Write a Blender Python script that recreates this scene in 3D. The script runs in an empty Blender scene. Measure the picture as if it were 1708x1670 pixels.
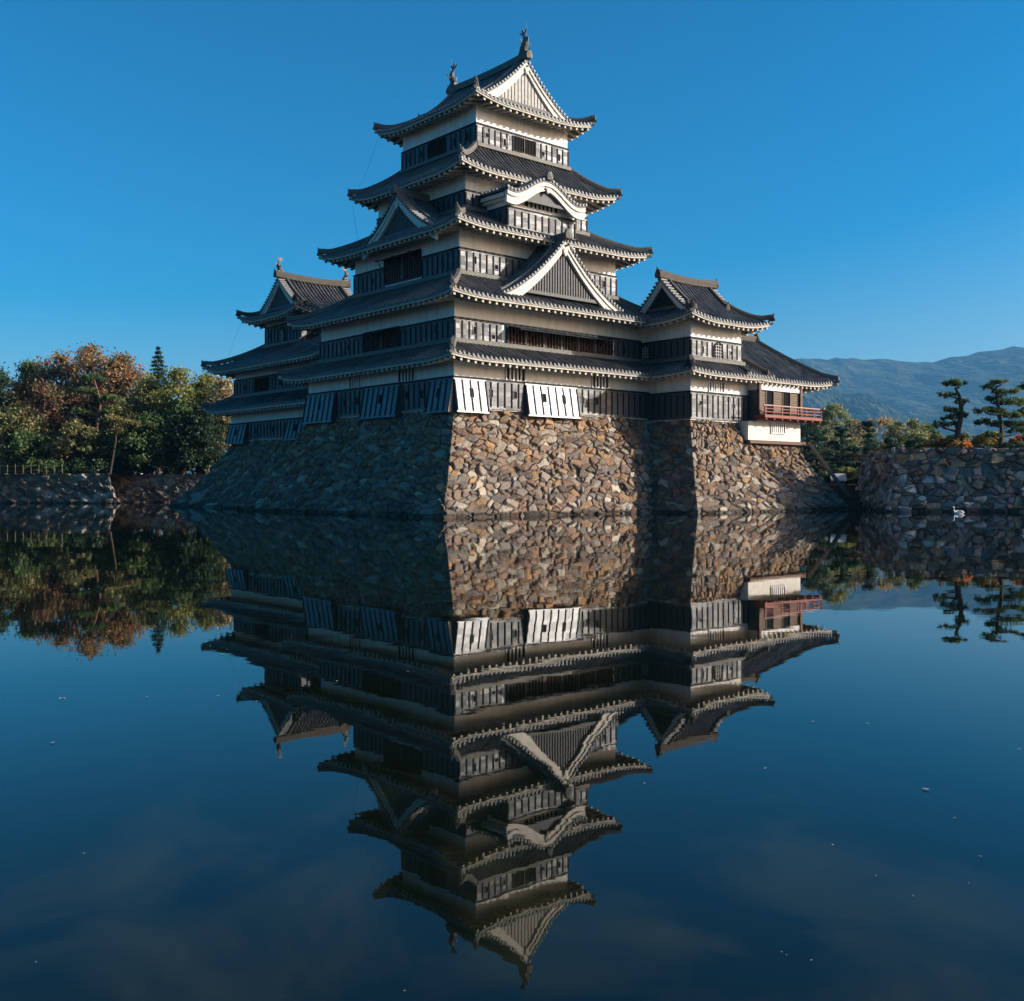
import bpy, bmesh, math, random
import numpy as np
from mathutils import Vector, Matrix

random.seed(7)
RNG = np.random.default_rng(11)
R = math.radians
COL = bpy.context.scene.collection
SC = bpy.context.scene

# ------------------------------------------------------------------ camera
cam = bpy.data.cameras.new('camera')
cam.sensor_width = 36.0
cam.lens = 36.0 * 1748 / 1708
cam.shift_y = -27.0 / 1708
cam.clip_start = 0.1
cam.clip_end = 40000
camo = bpy.data.objects.new('camera', cam)
camo.location = (0, 0, 1.95)
camo.rotation_euler = (R(90), 0, 0)
COL.objects.link(camo)
SC.camera = camo

# ------------------------------------------------------------------ sky, sun, exposure
SUN_EL, SUN_AZ = R(21), R(95)            # azimuth clockwise from +Y (the view direction)
world = bpy.data.worlds.new('World')
SC.world = world
world.use_nodes = True
nt = world.node_tree
bg = nt.nodes['Background']
sky = nt.nodes.new('ShaderNodeTexSky')
sky.sky_type = 'NISHITA'
sky.sun_disc = False
sky.sun_elevation = SUN_EL
sky.sun_rotation = SUN_AZ
sky.altitude = 600
sky.air_density = 1.0
sky.dust_density = 4.5
sky.ozone_density = 3.0
hs = nt.nodes.new('ShaderNodeHueSaturation')
hs.inputs['Saturation'].default_value = 1.6
hs.inputs['Hue'].default_value = 0.490
gm = nt.nodes.new('ShaderNodeGamma')
gm.inputs['Gamma'].default_value = 1.2
nt.links.new(sky.outputs[0], gm.inputs['Color'])
nt.links.new(gm.outputs[0], hs.inputs['Color'])
nt.links.new(hs.outputs[0], bg.inputs['Color'])
bg.inputs['Strength'].default_value = 0.082

sunl = bpy.data.lights.new('sun', 'SUN')
sunl.energy = 5.0
sunl.angle = R(0.5)
sunl.color = (1.0, 0.945, 0.86)
suno = bpy.data.objects.new('sun', sunl)
to_sun = Vector((math.sin(SUN_AZ) * math.cos(SUN_EL), math.cos(SUN_AZ) * math.cos(SUN_EL), math.sin(SUN_EL)))
suno.rotation_euler = (-to_sun).to_track_quat('-Z', 'Y').to_euler()
suno.location = (80, -40, 60)
COL.objects.link(suno)
SC.view_settings.view_transform = 'Standard'
SC.view_settings.look = 'None'
SC.view_settings.exposure = 0.65
SC.view_settings.gamma = 1.0
SC.cycles.max_bounces = 8
SC.cycles.transparent_max_bounces = 16
SC.cycles.volume_bounces = 1
SC.cycles.use_denoising = True

# ------------------------------------------------------------------ castle frame: a runs along the lit face, b along the shaded face
TH = math.atan2(1524, 1748)
UL = (-math.sin(TH), math.cos(TH))
UR = (math.cos(TH), math.sin(TH))
CO = (-3.60698, 65.0)
YAW = math.atan2(UR[1], UR[0])


def W(a, b, z=0.0):
    return Vector((CO[0] + a * UR[0] + b * UL[0], CO[1] + a * UR[1] + b * UL[1], z))


# ------------------------------------------------------------------ materials
def mat(name, color, rough=0.7, spec=0.3, noise=None, bump=None, metallic=0.0, attr=None, scale2=None):
    """procedural principled material; noise=(scale, amount, other colour), bump=(scale, strength, distance)"""
    m = bpy.data.materials.new(name)
    m.use_nodes = True
    t = m.node_tree
    p = t.nodes['Principled BSDF']
    p.inputs['Roughness'].default_value = rough
    p.inputs['Specular IOR Level'].default_value = spec
    p.inputs['Metallic'].default_value = metallic
    p.inputs['Base Color'].default_value = (*color, 1)
    tc = t.nodes.new('ShaderNodeTexCoord')
    src = None
    if attr:
        at = t.nodes.new('ShaderNodeAttribute')
        at.attribute_name = attr
        src = at.outputs['Color']
    if noise:
        nz = t.nodes.new('ShaderNodeTexNoise')
        nz.inputs['Scale'].default_value = noise[0]
        nz.inputs['Detail'].default_value = 6
        nz.inputs['Roughness'].default_value = 0.65
        mp = t.nodes.new('ShaderNodeMapping')
        if scale2:
            mp.inputs['Scale'].default_value = scale2
        t.links.new(tc.outputs['Object'], mp.inputs['Vector'])
        t.links.new(mp.outputs[0], nz.inputs['Vector'])
        rp = t.nodes.new('ShaderNodeMapRange')
        rp.inputs['From Min'].default_value = 0.38
        rp.inputs['From Max'].default_value = 0.68
        t.links.new(nz.outputs['Fac'], rp.inputs['Value'])
        ml = t.nodes.new('ShaderNodeMath')
        ml.operation = 'MULTIPLY'
        ml.inputs[1].default_value = noise[1]
        t.links.new(rp.outputs[0], ml.inputs[0])
        mx = t.nodes.new('ShaderNodeMix')
        mx.data_type = 'RGBA'
        t.links.new(ml.outputs[0], mx.inputs['Factor'])
        if src is not None:
            t.links.new(src, mx.inputs['A'])
        else:
            mx.inputs['A'].default_value = (*color, 1)
        mx.inputs['B'].default_value = (*noise[2], 1)
        src = mx.outputs['Result']
    if src is not None:
        t.links.new(src, p.inputs['Base Color'])
    if bump:
        nb = t.nodes.new('ShaderNodeTexNoise')
        nb.inputs['Scale'].default_value = bump[0]
        nb.inputs['Detail'].default_value = 5
        t.links.new(tc.outputs['Object'], nb.inputs['Vector'])
        bp = t.nodes.new('ShaderNodeBump')
        bp.inputs['Strength'].default_value = bump[1]
        bp.inputs['Distance'].default_value = bump[2]
        t.links.new(nb.outputs['Fac'], bp.inputs['Height'])
        t.links.new(bp.outputs[0], p.inputs['Normal'])
    return m


M = {}
M['plaster'] = mat('plaster', (0.86, 0.82, 0.79), 0.85, 0.2, (1.6, 0.6, (0.58, 0.53, 0.48)), (14, 0.15, 0.02), scale2=(1.6, 1.6, 0.22))
M['white'] = mat('white_plaster', (0.70, 0.65, 0.58), 0.8, 0.2, (3.0, 0.6, (0.44, 0.38, 0.31)), (20, 0.15, 0.01))
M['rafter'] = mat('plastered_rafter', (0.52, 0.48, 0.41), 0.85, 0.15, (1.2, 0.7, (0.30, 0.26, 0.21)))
M['soffit'] = mat('soffit_boards', (0.13, 0.105, 0.08), 0.9, 0.1, (2.0, 0.5, (0.08, 0.06, 0.045)))
M['tile'] = mat('pan_tile', (0.026, 0.026, 0.028), 0.55, 0.4, (2.3, 0.6, (0.055, 0.05, 0.045)), (30, 0.3, 0.02))  # darker than the round tiles: shade of the gaps put into the colour
M['tile_round'] = mat('round_tile', (0.048, 0.048, 0.05), 0.42, 0.5, (0.9, 0.9, (0.15, 0.135, 0.118)), (30, 0.3, 0.02))  # paler and browner than the pans, painting in sunlit tile rows
M['ridge'] = mat('ridge_tile', (0.08, 0.075, 0.07), 0.6, 0.3, (3.0, 0.7, (0.21, 0.19, 0.16)), (9, 0.5, 0.05), scale2=(1, 1, 6))
M['ridge_brown'] = mat('ridge_tile_mossy', (0.06, 0.052, 0.046), 0.8, 0.2, (2.0, 0.6, (0.13, 0.105, 0.08)), (9, 0.5, 0.05), scale2=(1, 1, 6))
M['tile_end'] = mat('tile_end', (0.16, 0.155, 0.15), 0.55, 0.4, (5, 0.6, (0.07, 0.07, 0.07)))
M['trim'] = mat('lacquer_trim', (0.010, 0.012, 0.016), 0.72, 0.22, (5, 0.4, (0.028, 0.028, 0.03)))
M['dark'] = mat('dark_opening', (0.006, 0.006, 0.007), 0.9, 0.1, (4, 0.3, (0.012, 0.011, 0.01)))
M['wood'] = mat('brown_wood', (0.12, 0.055, 0.03), 0.6, 0.3, (4, 0.6, (0.06, 0.03, 0.018)), (25, 0.3, 0.01), scale2=(1, 1, 8))
M['red'] = mat('vermilion_wood', (0.24, 0.05, 0.034), 0.55, 0.3, (5, 0.6, (0.13, 0.04, 0.03)))
M['redtop'] = mat('pale_rail', (0.46, 0.29, 0.25), 0.5, 0.4, (6, 0.4, (0.42, 0.2, 0.16)))
M['oldwood'] = mat('weathered_wood', (0.20, 0.16, 0.12), 0.8, 0.2, (5, 0.6, (0.1, 0.075, 0.055)))
M['bronze'] = mat('bronze', (0.10, 0.085, 0.07), 0.5, 0.5, (8, 0.6, (0.05, 0.07, 0.06)))
M['bars'] = mat('dark_timber_bars', (0.022, 0.02, 0.018), 0.85, 0.15, (6, 0.5, (0.04, 0.035, 0.03)))
M['iron'] = mat('iron', (0.03, 0.03, 0.03), 0.5, 0.5, (8, 0.4, (0.06, 0.05, 0.04)))
M['slat'] = mat('grey_slats', (0.105, 0.102, 0.10), 0.65, 0.3, (4, 0.5, (0.06, 0.058, 0.055)))
M['slat_white'] = mat('white_slats', (0.45, 0.43, 0.40), 0.75, 0.2, (4, 0.6, (0.27, 0.25, 0.23)))
M['bark'] = mat('bark', (0.085, 0.06, 0.045), 0.9, 0.1, (6, 0.7, (0.04, 0.03, 0.022)), (20, 0.6, 0.03), scale2=(3, 3, 0.8))
M['bark_red'] = mat('red_pine_bark', (0.23, 0.12, 0.075), 0.9, 0.1, (6, 0.6, (0.10, 0.06, 0.04)), (20, 0.6, 0.03), scale2=(3, 3, 0.8))
M['swan'] = mat('swan_feathers', (0.82, 0.81, 0.79), 0.7, 0.3, (12, 0.3, (0.7, 0.68, 0.64)))
M['beak'] = mat('swan_beak', (0.55, 0.2, 0.05), 0.5, 0.3, (12, 0.3, (0.4, 0.13, 0.03)))
M['board_white'] = mat('painted_board', (0.5, 0.5, 0.5), 0.6, 0.3, (6, 0.3, (0.4, 0.4, 0.39)))
M['kiosk_red'] = mat('red_metal_roof', (0.22, 0.05, 0.04), 0.6, 0.3, (3, 0.5, (0.14, 0.04, 0.03)))
M['bamboo'] = mat('bamboo', (0.2, 0.16, 0.10), 0.7, 0.3, (5, 0.5, (0.25, 0.2, 0.12)))
M['soil'] = mat('earth', (0.09, 0.075, 0.05), 0.95, 0.1, (0.6, 0.9, (0.05, 0.065, 0.025)), (3, 0.5, 0.1))
M['plaza'] = mat('pale_gravel', (0.30, 0.26, 0.20), 0.95, 0.1, (0.8, 0.6, (0.2, 0.17, 0.12)), (8, 0.4, 0.03))


TILES = [M['tile'], M['tile_end'], M['tile_round']]


def stone_material():
    m = mat('field_stone', (0.2, 0.17, 0.14), 0.88, 0.15, (5, 0.4, (0.075, 0.065, 0.055)), (16, 0.5, 0.05), attr='stone')
    return m


M['stone'] = stone_material()


def board_material(name, r0, r1, ior):
    """black lacquered horizontal boards, lapped every 21 cm"""
    m = bpy.data.materials.new(name)
    m.use_nodes = True
    t = m.node_tree
    p = t.nodes['Principled BSDF']
    tc = t.nodes.new('ShaderNodeTexCoord')
    sp = t.nodes.new('ShaderNodeSeparateXYZ')
    t.links.new(tc.outputs['Object'], sp.inputs[0])

    def math_(op, a, bval=None, blink=None):
        n = t.nodes.new('ShaderNodeMath')
        n.operation = op
        t.links.new(a, n.inputs[0])
        if blink is not None:
            t.links.new(blink, n.inputs[1])
        elif bval is not None:
            n.inputs[1].default_value = bval
        return n.outputs[0]
    zz = math_('DIVIDE', sp.outputs['Z'], 0.30)
    fl = math_('FLOOR', zz)
    fr = math_('FRACT', zz)
    # per-board, per-panel value
    ax = math_('ADD', sp.outputs['X'], blink=sp.outputs['Y'])
    pn = math_('FLOOR', math_('DIVIDE', ax, 0.58))
    cb = t.nodes.new('ShaderNodeCombineXYZ')
    t.links.new(fl, cb.inputs[0])
    t.links.new(pn, cb.inputs[1])
    wn = t.nodes.new('ShaderNodeTexWhiteNoise')
    wn.noise_dimensions = '2D'
    t.links.new(cb.outputs[0], wn.inputs['Vector'])
    nz = t.nodes.new('ShaderNodeTexNoise')
    nz.inputs['Scale'].default_value = 2.2
    nz.inputs['Detail'].default_value = 5
    mp = t.nodes.new('ShaderNodeMapping')
    mp.inputs['Scale'].default_value = (1, 1, 5)
    t.links.new(tc.outputs['Object'], mp.inputs[0])
    t.links.new(mp.outputs[0], nz.inputs['Vector'])
    su = math_('ADD', math_('MULTIPLY', wn.outputs['Value'], 0.55), blink=math_('MULTIPLY', nz.outputs['Fac'], 0.9))
    rr = t.nodes.new('ShaderNodeMapRange')
    rr.inputs['From Min'].default_value = 0.25
    rr.inputs['From Max'].default_value = 1.1
    rr.inputs['To Min'].default_value = r0
    rr.inputs['To Max'].default_value = r1
    t.links.new(su, rr.inputs['Value'])
    t.links.new(rr.outputs[0], p.inputs['Roughness'])
    mx = t.nodes.new('ShaderNodeMix')
    mx.data_type = 'RGBA'
    mx.inputs['A'].default_value = (0.010, 0.012, 0.016, 1)
    mx.inputs['B'].default_value = (0.032, 0.034, 0.038, 1)
    t.links.new(su, mx.inputs['Factor'])
    t.links.new(mx.outputs['Result'], p.inputs['Base Color'])
    p.inputs['IOR'].default_value = ior
    bp = t.nodes.new('ShaderNodeBump')
    bp.inputs['Strength'].default_value = 0.6
    bp.inputs['Distance'].default_value = 0.03
    hh = math_('ADD', math_('MULTIPLY', fr, -1.0), blink=math_('MULTIPLY', nz.outputs['Fac'], 0.5))
    t.links.new(hh, bp.inputs['Height'])
    t.links.new(bp.outputs[0], p.inputs['Normal'])
    return m


M['boards'] = board_material('lacquered_boards', 0.42, 0.74, 1.72)
M['chute'] = board_material('newer_lacquered_boards', 0.38, 0.52, 1.85)


def leaf_material(name):
    m = bpy.data.materials.new(name)
    m.use_nodes = True
    t = m.node_tree
    t.nodes.remove(t.nodes['Principled BSDF'])
    out = t.nodes['Material Output']
    at = t.nodes.new('ShaderNodeAttribute')
    at.attribute_name = 'leaf'
    d = t.nodes.new('ShaderNodeBsdfDiffuse')
    tr = t.nodes.new('ShaderNodeBsdfTranslucent')
    gl = t.nodes.new('ShaderNodeBsdfGlossy')
    gl.inputs['Roughness'].default_value = 0.55
    gl.inputs['Color'].default_value = (0.5, 0.5, 0.5, 1)
    m1 = t.nodes.new('ShaderNodeMixShader')
    m1.inputs[0].default_value = 0.42
    m2 = t.nodes.new('ShaderNodeMixShader')
    m2.inputs[0].default_value = 0.03
    t.links.new(at.outputs['Color'], d.inputs['Color'])
    t.links.new(at.outputs['Color'], tr.inputs['Color'])
    t.links.new(d.outputs[0], m1.inputs[1])
    t.links.new(tr.outputs[0], m1.inputs[2])
    t.links.new(m1.outputs[0], m2.inputs[1])
    t.links.new(gl.outputs[0], m2.inputs[2])
    t.links.new(m2.outputs[0], out.inputs['Surface'])
    return m


M['leaf'] = leaf_material('foliage')


# ------------------------------------------------------------------ mesh collector
class MB:
    def __init__(s):
        s.v, s.q, s.t, s.qm, s.tm, s.n = [], [], [], [], [], 0
        s.c = []

    def add(s, V, Q=None, T=None, mi=0, C=None):
        V = np.asarray(V, dtype=np.float64).reshape(-1, 3)
        s.v.append(V)
        if Q is not None and len(Q):
            Q = np.asarray(Q, dtype=np.int64).reshape(-1, 4)
            s.q.append(Q + s.n)
            s.qm.append(np.full(len(Q), mi))
        if T is not None and len(T):
            T = np.asarray(T, dtype=np.int64).reshape(-1, 3)
            s.t.append(T + s.n)
            s.tm.append(np.full(len(T), mi))
        if C is not None:
            s.c.append(np.asarray(C).reshape(-1, 3))
        s.n += len(V)

    def box8(s, pts, mi=0):
        """eight corners: 0-3 bottom loop, 4-7 top loop"""
        s.add(pts, [(3, 2, 1, 0), (4, 5, 6, 7), (0, 1, 5, 4), (1, 2, 6, 5), (2, 3, 7, 6), (3, 0, 4, 7)], mi=mi)

    def box(s, a0, a1, b0, b1, z0, z1, mi=0):
        s.box8([(a0, b0, z0), (a1, b0, z0), (a1, b1, z0), (a0, b1, z0), (a0, b0, z1), (a1, b0, z1), (a1, b1, z1), (a0, b1, z1)], mi)

    def grid(s, G, mi=0, C=None):
        """G (n,m,3) -> quads"""
        n, m = G.shape[:2]
        I = np.arange(n * m).reshape(n, m)
        Q = np.stack([I[:-1, :-1], I[1:, :-1], I[1:, 1:], I[:-1, 1:]], -1).reshape(-1, 4)
        s.add(G.reshape(-1, 3), Q, mi=mi, C=C)

    def tube(s, pts, rad, seg=6, mi=0, cap=True):
        pts = np.asarray(pts, float)
        rad = np.broadcast_to(np.asarray(rad, float), (len(pts),))
        T = np.gradient(pts, axis=0)
        T /= np.linalg.norm(T, axis=1, keepdims=True) + 1e-9
        ref = np.array([0.13, 0.29, 0.95]) if abs(T[:, 2]).mean() < 0.8 else np.array([0.97, 0.2, 0.1])
        A = np.cross(T, ref)
        A /= np.linalg.norm(A, axis=1, keepdims=True) + 1e-9
        B = np.cross(T, A)
        an = np.arange(seg) / seg * 2 * math.pi
        G = pts[:, None] + rad[:, None, None] * (np.cos(an)[None, :, None] * A[:, None] + np.sin(an)[None, :, None] * B[:, None])
        n = len(pts)
        I = np.arange(n * seg).reshape(n, seg)
        J = np.roll(I, -1, 1)
        Q = np.stack([I[:-1], J[:-1], J[1:], I[1:]], -1).reshape(-1, 4)
        s.add(G.reshape(-1, 3), Q, mi=mi)
        if cap:
            for k in (0, n - 1):
                base = G[k]
                c = pts[k]
                s.add(np.vstack([base, c]), T=[(i, (i + 1) % seg, seg) for i in range(seg)], mi=mi)

    def sweep(s, pts, sec, mi=0, up=(0, 0, 1), cap=True):
        """sweep a closed section [(side, up)] along pts, vertical stays vertical"""
        pts = np.asarray(pts, float)
        T = np.gradient(pts, axis=0)
        S = np.cross(T, np.array(up, float))
        S /= np.linalg.norm(S, axis=1, keepdims=True) + 1e-9
        sec = np.asarray(sec, float)
        m, n = len(sec), len(pts)
        G = pts[:, None] + S[:, None] * sec[None, :, 0:1] + np.array(up, float)[None, None] * sec[None, :, 1:2]
        I = np.arange(n * m).reshape(n, m)
        J = np.roll(I, -1, 1)
        Q = np.stack([I[:-1], J[:-1], J[1:], I[1:]], -1).reshape(-1, 4)
        s.add(G.reshape(-1, 3), Q, mi=mi)
        if cap:
            for k in (0, n - 1):
                c = G[k].mean(0)
                s.add(np.vstack([G[k], c]), T=[(i, (i + 1) % m, m) for i in range(m)], mi=mi)

    def mesh(s, name, mats, org=(0, 0, 0), smooth=False, cname=None):
        V = np.vstack(s.v) - np.asarray(org, float)
        nq = sum(len(x) for x in s.q)
        ntr = sum(len(x) for x in s.t)
        Q = np.vstack(s.q) if nq else np.zeros((0, 4), int)
        T = np.vstack(s.t) if ntr else np.zeros((0, 3), int)
        me = bpy.data.meshes.new(name)
        me.vertices.add(len(V))
        me.vertices.foreach_set('co', V.astype(np.float32).ravel())
        me.loops.add(nq * 4 + ntr * 3)
        me.loops.foreach_set('vertex_index', np.concatenate([Q.ravel(), T.ravel()]).astype(np.int32))
        me.polygons.add(nq + ntr)
        st = np.concatenate([np.arange(nq) * 4, nq * 4 + np.arange(ntr) * 3])
        me.polygons.foreach_set('loop_start', st.astype(np.int32))
        me.polygons.foreach_set('material_index', np.concatenate([np.concatenate(s.qm) if nq else np.zeros(0), np.concatenate(s.tm) if ntr else np.zeros(0)]).astype(np.int32))
        me.polygons.foreach_set('use_smooth', np.full(nq + ntr, bool(smooth), dtype=bool))
        for m in mats:
            me.materials.append(m)
        if s.c and cname:
            at = me.color_attributes.new(cname, 'FLOAT_COLOR', 'POINT')
            Cc = np.vstack(s.c)
            at.data.foreach_set('color', np.hstack([Cc, np.ones((len(Cc), 1))]).astype(np.float32).ravel())
        me.update(calc_edges=True)
        return me

    def build(s, name, mats, parent=None, smooth=False, cname=None):
        if not s.v:
            return None
        org = ORG.get(parent.as_pointer(), (0, 0, 0)) if parent is not None else (0, 0, 0)
        if not isinstance(mats, (list, tuple)):
            mats = [mats]
        o = bpy.data.objects.new(name, s.mesh(name, mats, org, smooth, cname))
        COL.objects.link(o)
        if parent is not None:
            o.parent = parent
            ORG[o.as_pointer()] = org
        return o


ORG = {}


def tag(o, label, cat, group=None, kind=None):
    o['label'] = label
    o['category'] = cat
    if group:
        o['group'] = group
    if kind:
        o['kind'] = kind
    return o


def structure(o):
    o['kind'] = 'structure'
    return o


def castle_thing(name, label, cat, a, b, z, group=None):
    """an Empty at a building's base, turned to the castle's own axes; children are given in (a, b, z)"""
    o = bpy.data.objects.new(name, None)
    COL.objects.link(o)
    o.location = W(a, b, z)
    o.rotation_euler = (0, 0, YAW)
    ORG[o.as_pointer()] = (a, b, z)
    return tag(o, label, cat, group)


def thing(name, label, cat, x, y, z, group=None, rz=0.0):
    o = bpy.data.objects.new(name, None)
    COL.objects.link(o)
    o.location = (x, y, z)
    o.rotation_euler = (0, 0, rz)
    return tag(o, label, cat, group)


# faces of a wall: (u along the wall, o outward, z)
def fpt(face, plane, u, o, z):
    if face == 'R':
        return (u, plane - o, z)
    if face == 'L':
        return (plane - o, u, z)
    if face == 'E':
        return (plane + o, u, z)
    return (u, plane + o, z)


def fbox(mb, face, plane, u0, u1, o0, o1, z0, z1, mi=0):
    P = lambda u, o, z: fpt(face, plane, u, o, z)
    mb.box8([P(u0, o0, z0), P(u1, o0, z0), P(u1, o1, z0), P(u0, o1, z0), P(u0, o0, z1), P(u1, o0, z1), P(u1, o1, z1), P(u0, o1, z1)], mi)


# ------------------------------------------------------------------ roofs
PITCH = 0.36
TU = np.array([0.0, 0.46, 0.52, 0.62, 0.82, 0.92]) * PITCH
TH_ = np.array([0.0, -0.02, 0.075, 0.135, 0.135, 0.075])


def tile_us(u0, u1):
    n = max(1, int(round((u1 - u0) / PITCH)))
    k = (u1 - u0) / (n * PITCH)
    us = np.concatenate([u0 + i * PITCH * k + TU * k for i in range(n)] + [[u1]])
    hs_ = np.concatenate([TH_] * n + [[0.0]])
    disc = u0 + (np.arange(n) + 0.71) * PITCH * k
    return us, hs_, disc


def tile_slope(mb, F, u0, u1, vmax, nv=10, lip=0.14, ends=True, out=None, slip=0.0):
    """F(U,V)->points; rows of round tiles run from the eave (v=0) up to vmax(u)"""
    us, h, disc = tile_us(u0, u1)
    vm = np.clip(vmax(us), 0.002, None)
    V = np.linspace(0, 1, nv)[None, :] * vm[:, None]
    U = np.repeat(us[:, None], nv, 1)
    G = F(U, V)
    G[..., 2] += h[:, None]
    # slight irregularity of hand-laid tiles
    G[..., 2] += (RNG.random(G.shape[:2]) - 0.5) * 0.022
    G[..., 2] += np.repeat((RNG.random(len(us) // 6 + 1) - 0.5) * 0.05, 6)[:len(us), None]
    n_, m_ = G.shape[:2]
    I = np.arange(n_ * m_).reshape(n_, m_)
    Q = np.stack([I[:-1, :-1], I[1:, :-1], I[1:, 1:], I[:-1, 1:]], -1)
    cov = np.isin(np.arange(n_ - 1) % 6, (1, 2, 3, 4, 5))
    mb.add(G.reshape(-1, 3), Q[~cov], mi=0)
    mb.add(G.reshape(-1, 3), Q[cov], mi=2)
    if lip > 0:
        E0 = G[:, 0].copy()
        E1 = F(us[:, None], np.zeros((len(us), 1)))[:, 0]
        E1[:, 2] -= lip
        mb.grid(np.stack([E1, E0], 1), 1)
    if ends and out is not None:
        P0 = F(disc[:, None], np.zeros((len(disc), 1)))[:, 0]
        an = np.arange(8) / 8 * 2 * math.pi
        out = np.array(out, float)
        side = np.array([-out[1], out[0], 0])
        for p in P0:
            c = p + np.array([0, 0, 0.02])
            ring = c + 0.088 * (np.cos(an)[:, None] * side + np.sin(an)[:, None] * np.array([0, 0, 1.0]))
            mb.add(np.vstack([ring + out * 0.05, ring - out * 0.06, c + out * 0.05]),
                   [(i, (i + 1) % 8, 8 + (i + 1) % 8, 8 + i) for i in range(8)],
                   [(i, (i + 1) % 8, 16) for i in range(8)], mi=1)


def eave_under(mb, side_fn, L, run, soff_rise=0.25, fascia=0.12, n=40, skip0=0.0, skip1=0.0):
    """plaster fascia, rafter ends and soffit below one eave. side_fn(u, d, z) -> point with z relative to the eave curve"""
    us = np.linspace(0, L, n)
    def inset(u, d):
        return np.clip(u, d, L - d)
    for (d0, d1, z0, z1, mi) in [(0.04, 0.22, -0.255, -0.145, 0)]:
        prof = [(d0, z1), (d0, z0), (d1, z0), (d1, z1)]
        G = np.array([[side_fn(float(inset(u, d)), d, zz) for (d, zz) in prof + prof[:1]] for u in us])
        mb.grid(G, mi)
    # soffit
    G = np.array([[side_fn(float(inset(u, 0.2)), 0.2, -0.30), side_fn(float(inset(u, run)), run, -0.30 + soff_rise)] for u in us])
    mb.grid(G, 1)
    # rafters
    k = int((L - 0.6) / 0.56)
    for i in range(k + 1):
        u = 0.3 + (L - 0.6) * i / k
        d1 = min(run, max(0.35, min(u, L - u)))
        w = 0.08
        f = lambda uu, d, z: side_fn(uu, d, z)
        mb.box8([f(u - w, 0.13, -0.44), f(u + w, 0.13, -0.44), f(u + w, d1, -0.44 + soff_rise), f(u - w, d1, -0.44 + soff_rise),
                 f(u - w, 0.13, -0.257), f(u + w, 0.13, -0.257), f(u + w, d1, -0.257 + soff_rise), f(u - w, d1, -0.257 + soff_rise)], 0)


def ridge_sweep(mb, pts, w=0.17, h=0.32, mi=0):
    mb.sweep(pts, [(-w, -0.05), (w, -0.05), (w, h * 0.62), (w * 0.72, h), (-w * 0.72, h), (-w, h * 0.62)], mi)


def ogre_tile(mb, p, d, s=1.0, mi=0):
    """end ornament: shield plate with a round boss and a curled horn; d is the outward direction"""
    d = np.array([d[0], d[1], 0.0])
    d /= np.linalg.norm(d)
    sd = np.array([-d[1], d[0], 0])
    up = np.array([0, 0, 1.0])
    p = np.array(p, float)
    out = [(-0.26, -0.12), (-0.30, 0.12), (-0.2, 0.36), (-0.1, 0.5), (0.1, 0.5), (0.2, 0.36), (0.30, 0.12), (0.26, -0.12)]
    f = [p + s * (x * sd + y * up) + d * 0.12 * s for x, y in out]
    b = [p + s * (x * sd + y * up) - d * 0.08 * s for x, y in out]
    n = len(out)
    mb.add(f + b + [p + d * 0.2 * s + up * 0.18 * s], [(i, (i + 1) % n, n + (i + 1) % n, n + i) for i in range(n)], [(i, (i + 1) % n, 2 * n) for i in range(n)], mi=mi)
    mb.tube([p + up * 0.42 * s, p + up * 0.5 * s + d * 0.12 * s, p + up * 0.66 * s + d * 0.2 * s], [0.09 * s, 0.08 * s, 0.04 * s], 6, mi)


def lift_fn(L, amt, reach=3.4):
    return lambda u: amt * (np.clip(1 - u / reach, 0, 1) ** 2 + np.clip(1 - (L - u) / reach, 0, 1) ** 2)


SIDES = {'R': 0, 'E': 1, 'N': 2, 'L': 3}


def side_frame(side, o):
    a0, a1, b0, b1 = o
    return {'R': ((a0, b0), (1, 0), (0, 1), a1 - a0), 'E': ((a1, b0), (0, 1), (-1, 0), b1 - b0),
            'N': ((a1, b1), (-1, 0), (0, -1), a1 - a0), 'L': ((a0, b1), (0, -1), (1, 0), b1 - b0)}[side]


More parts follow.
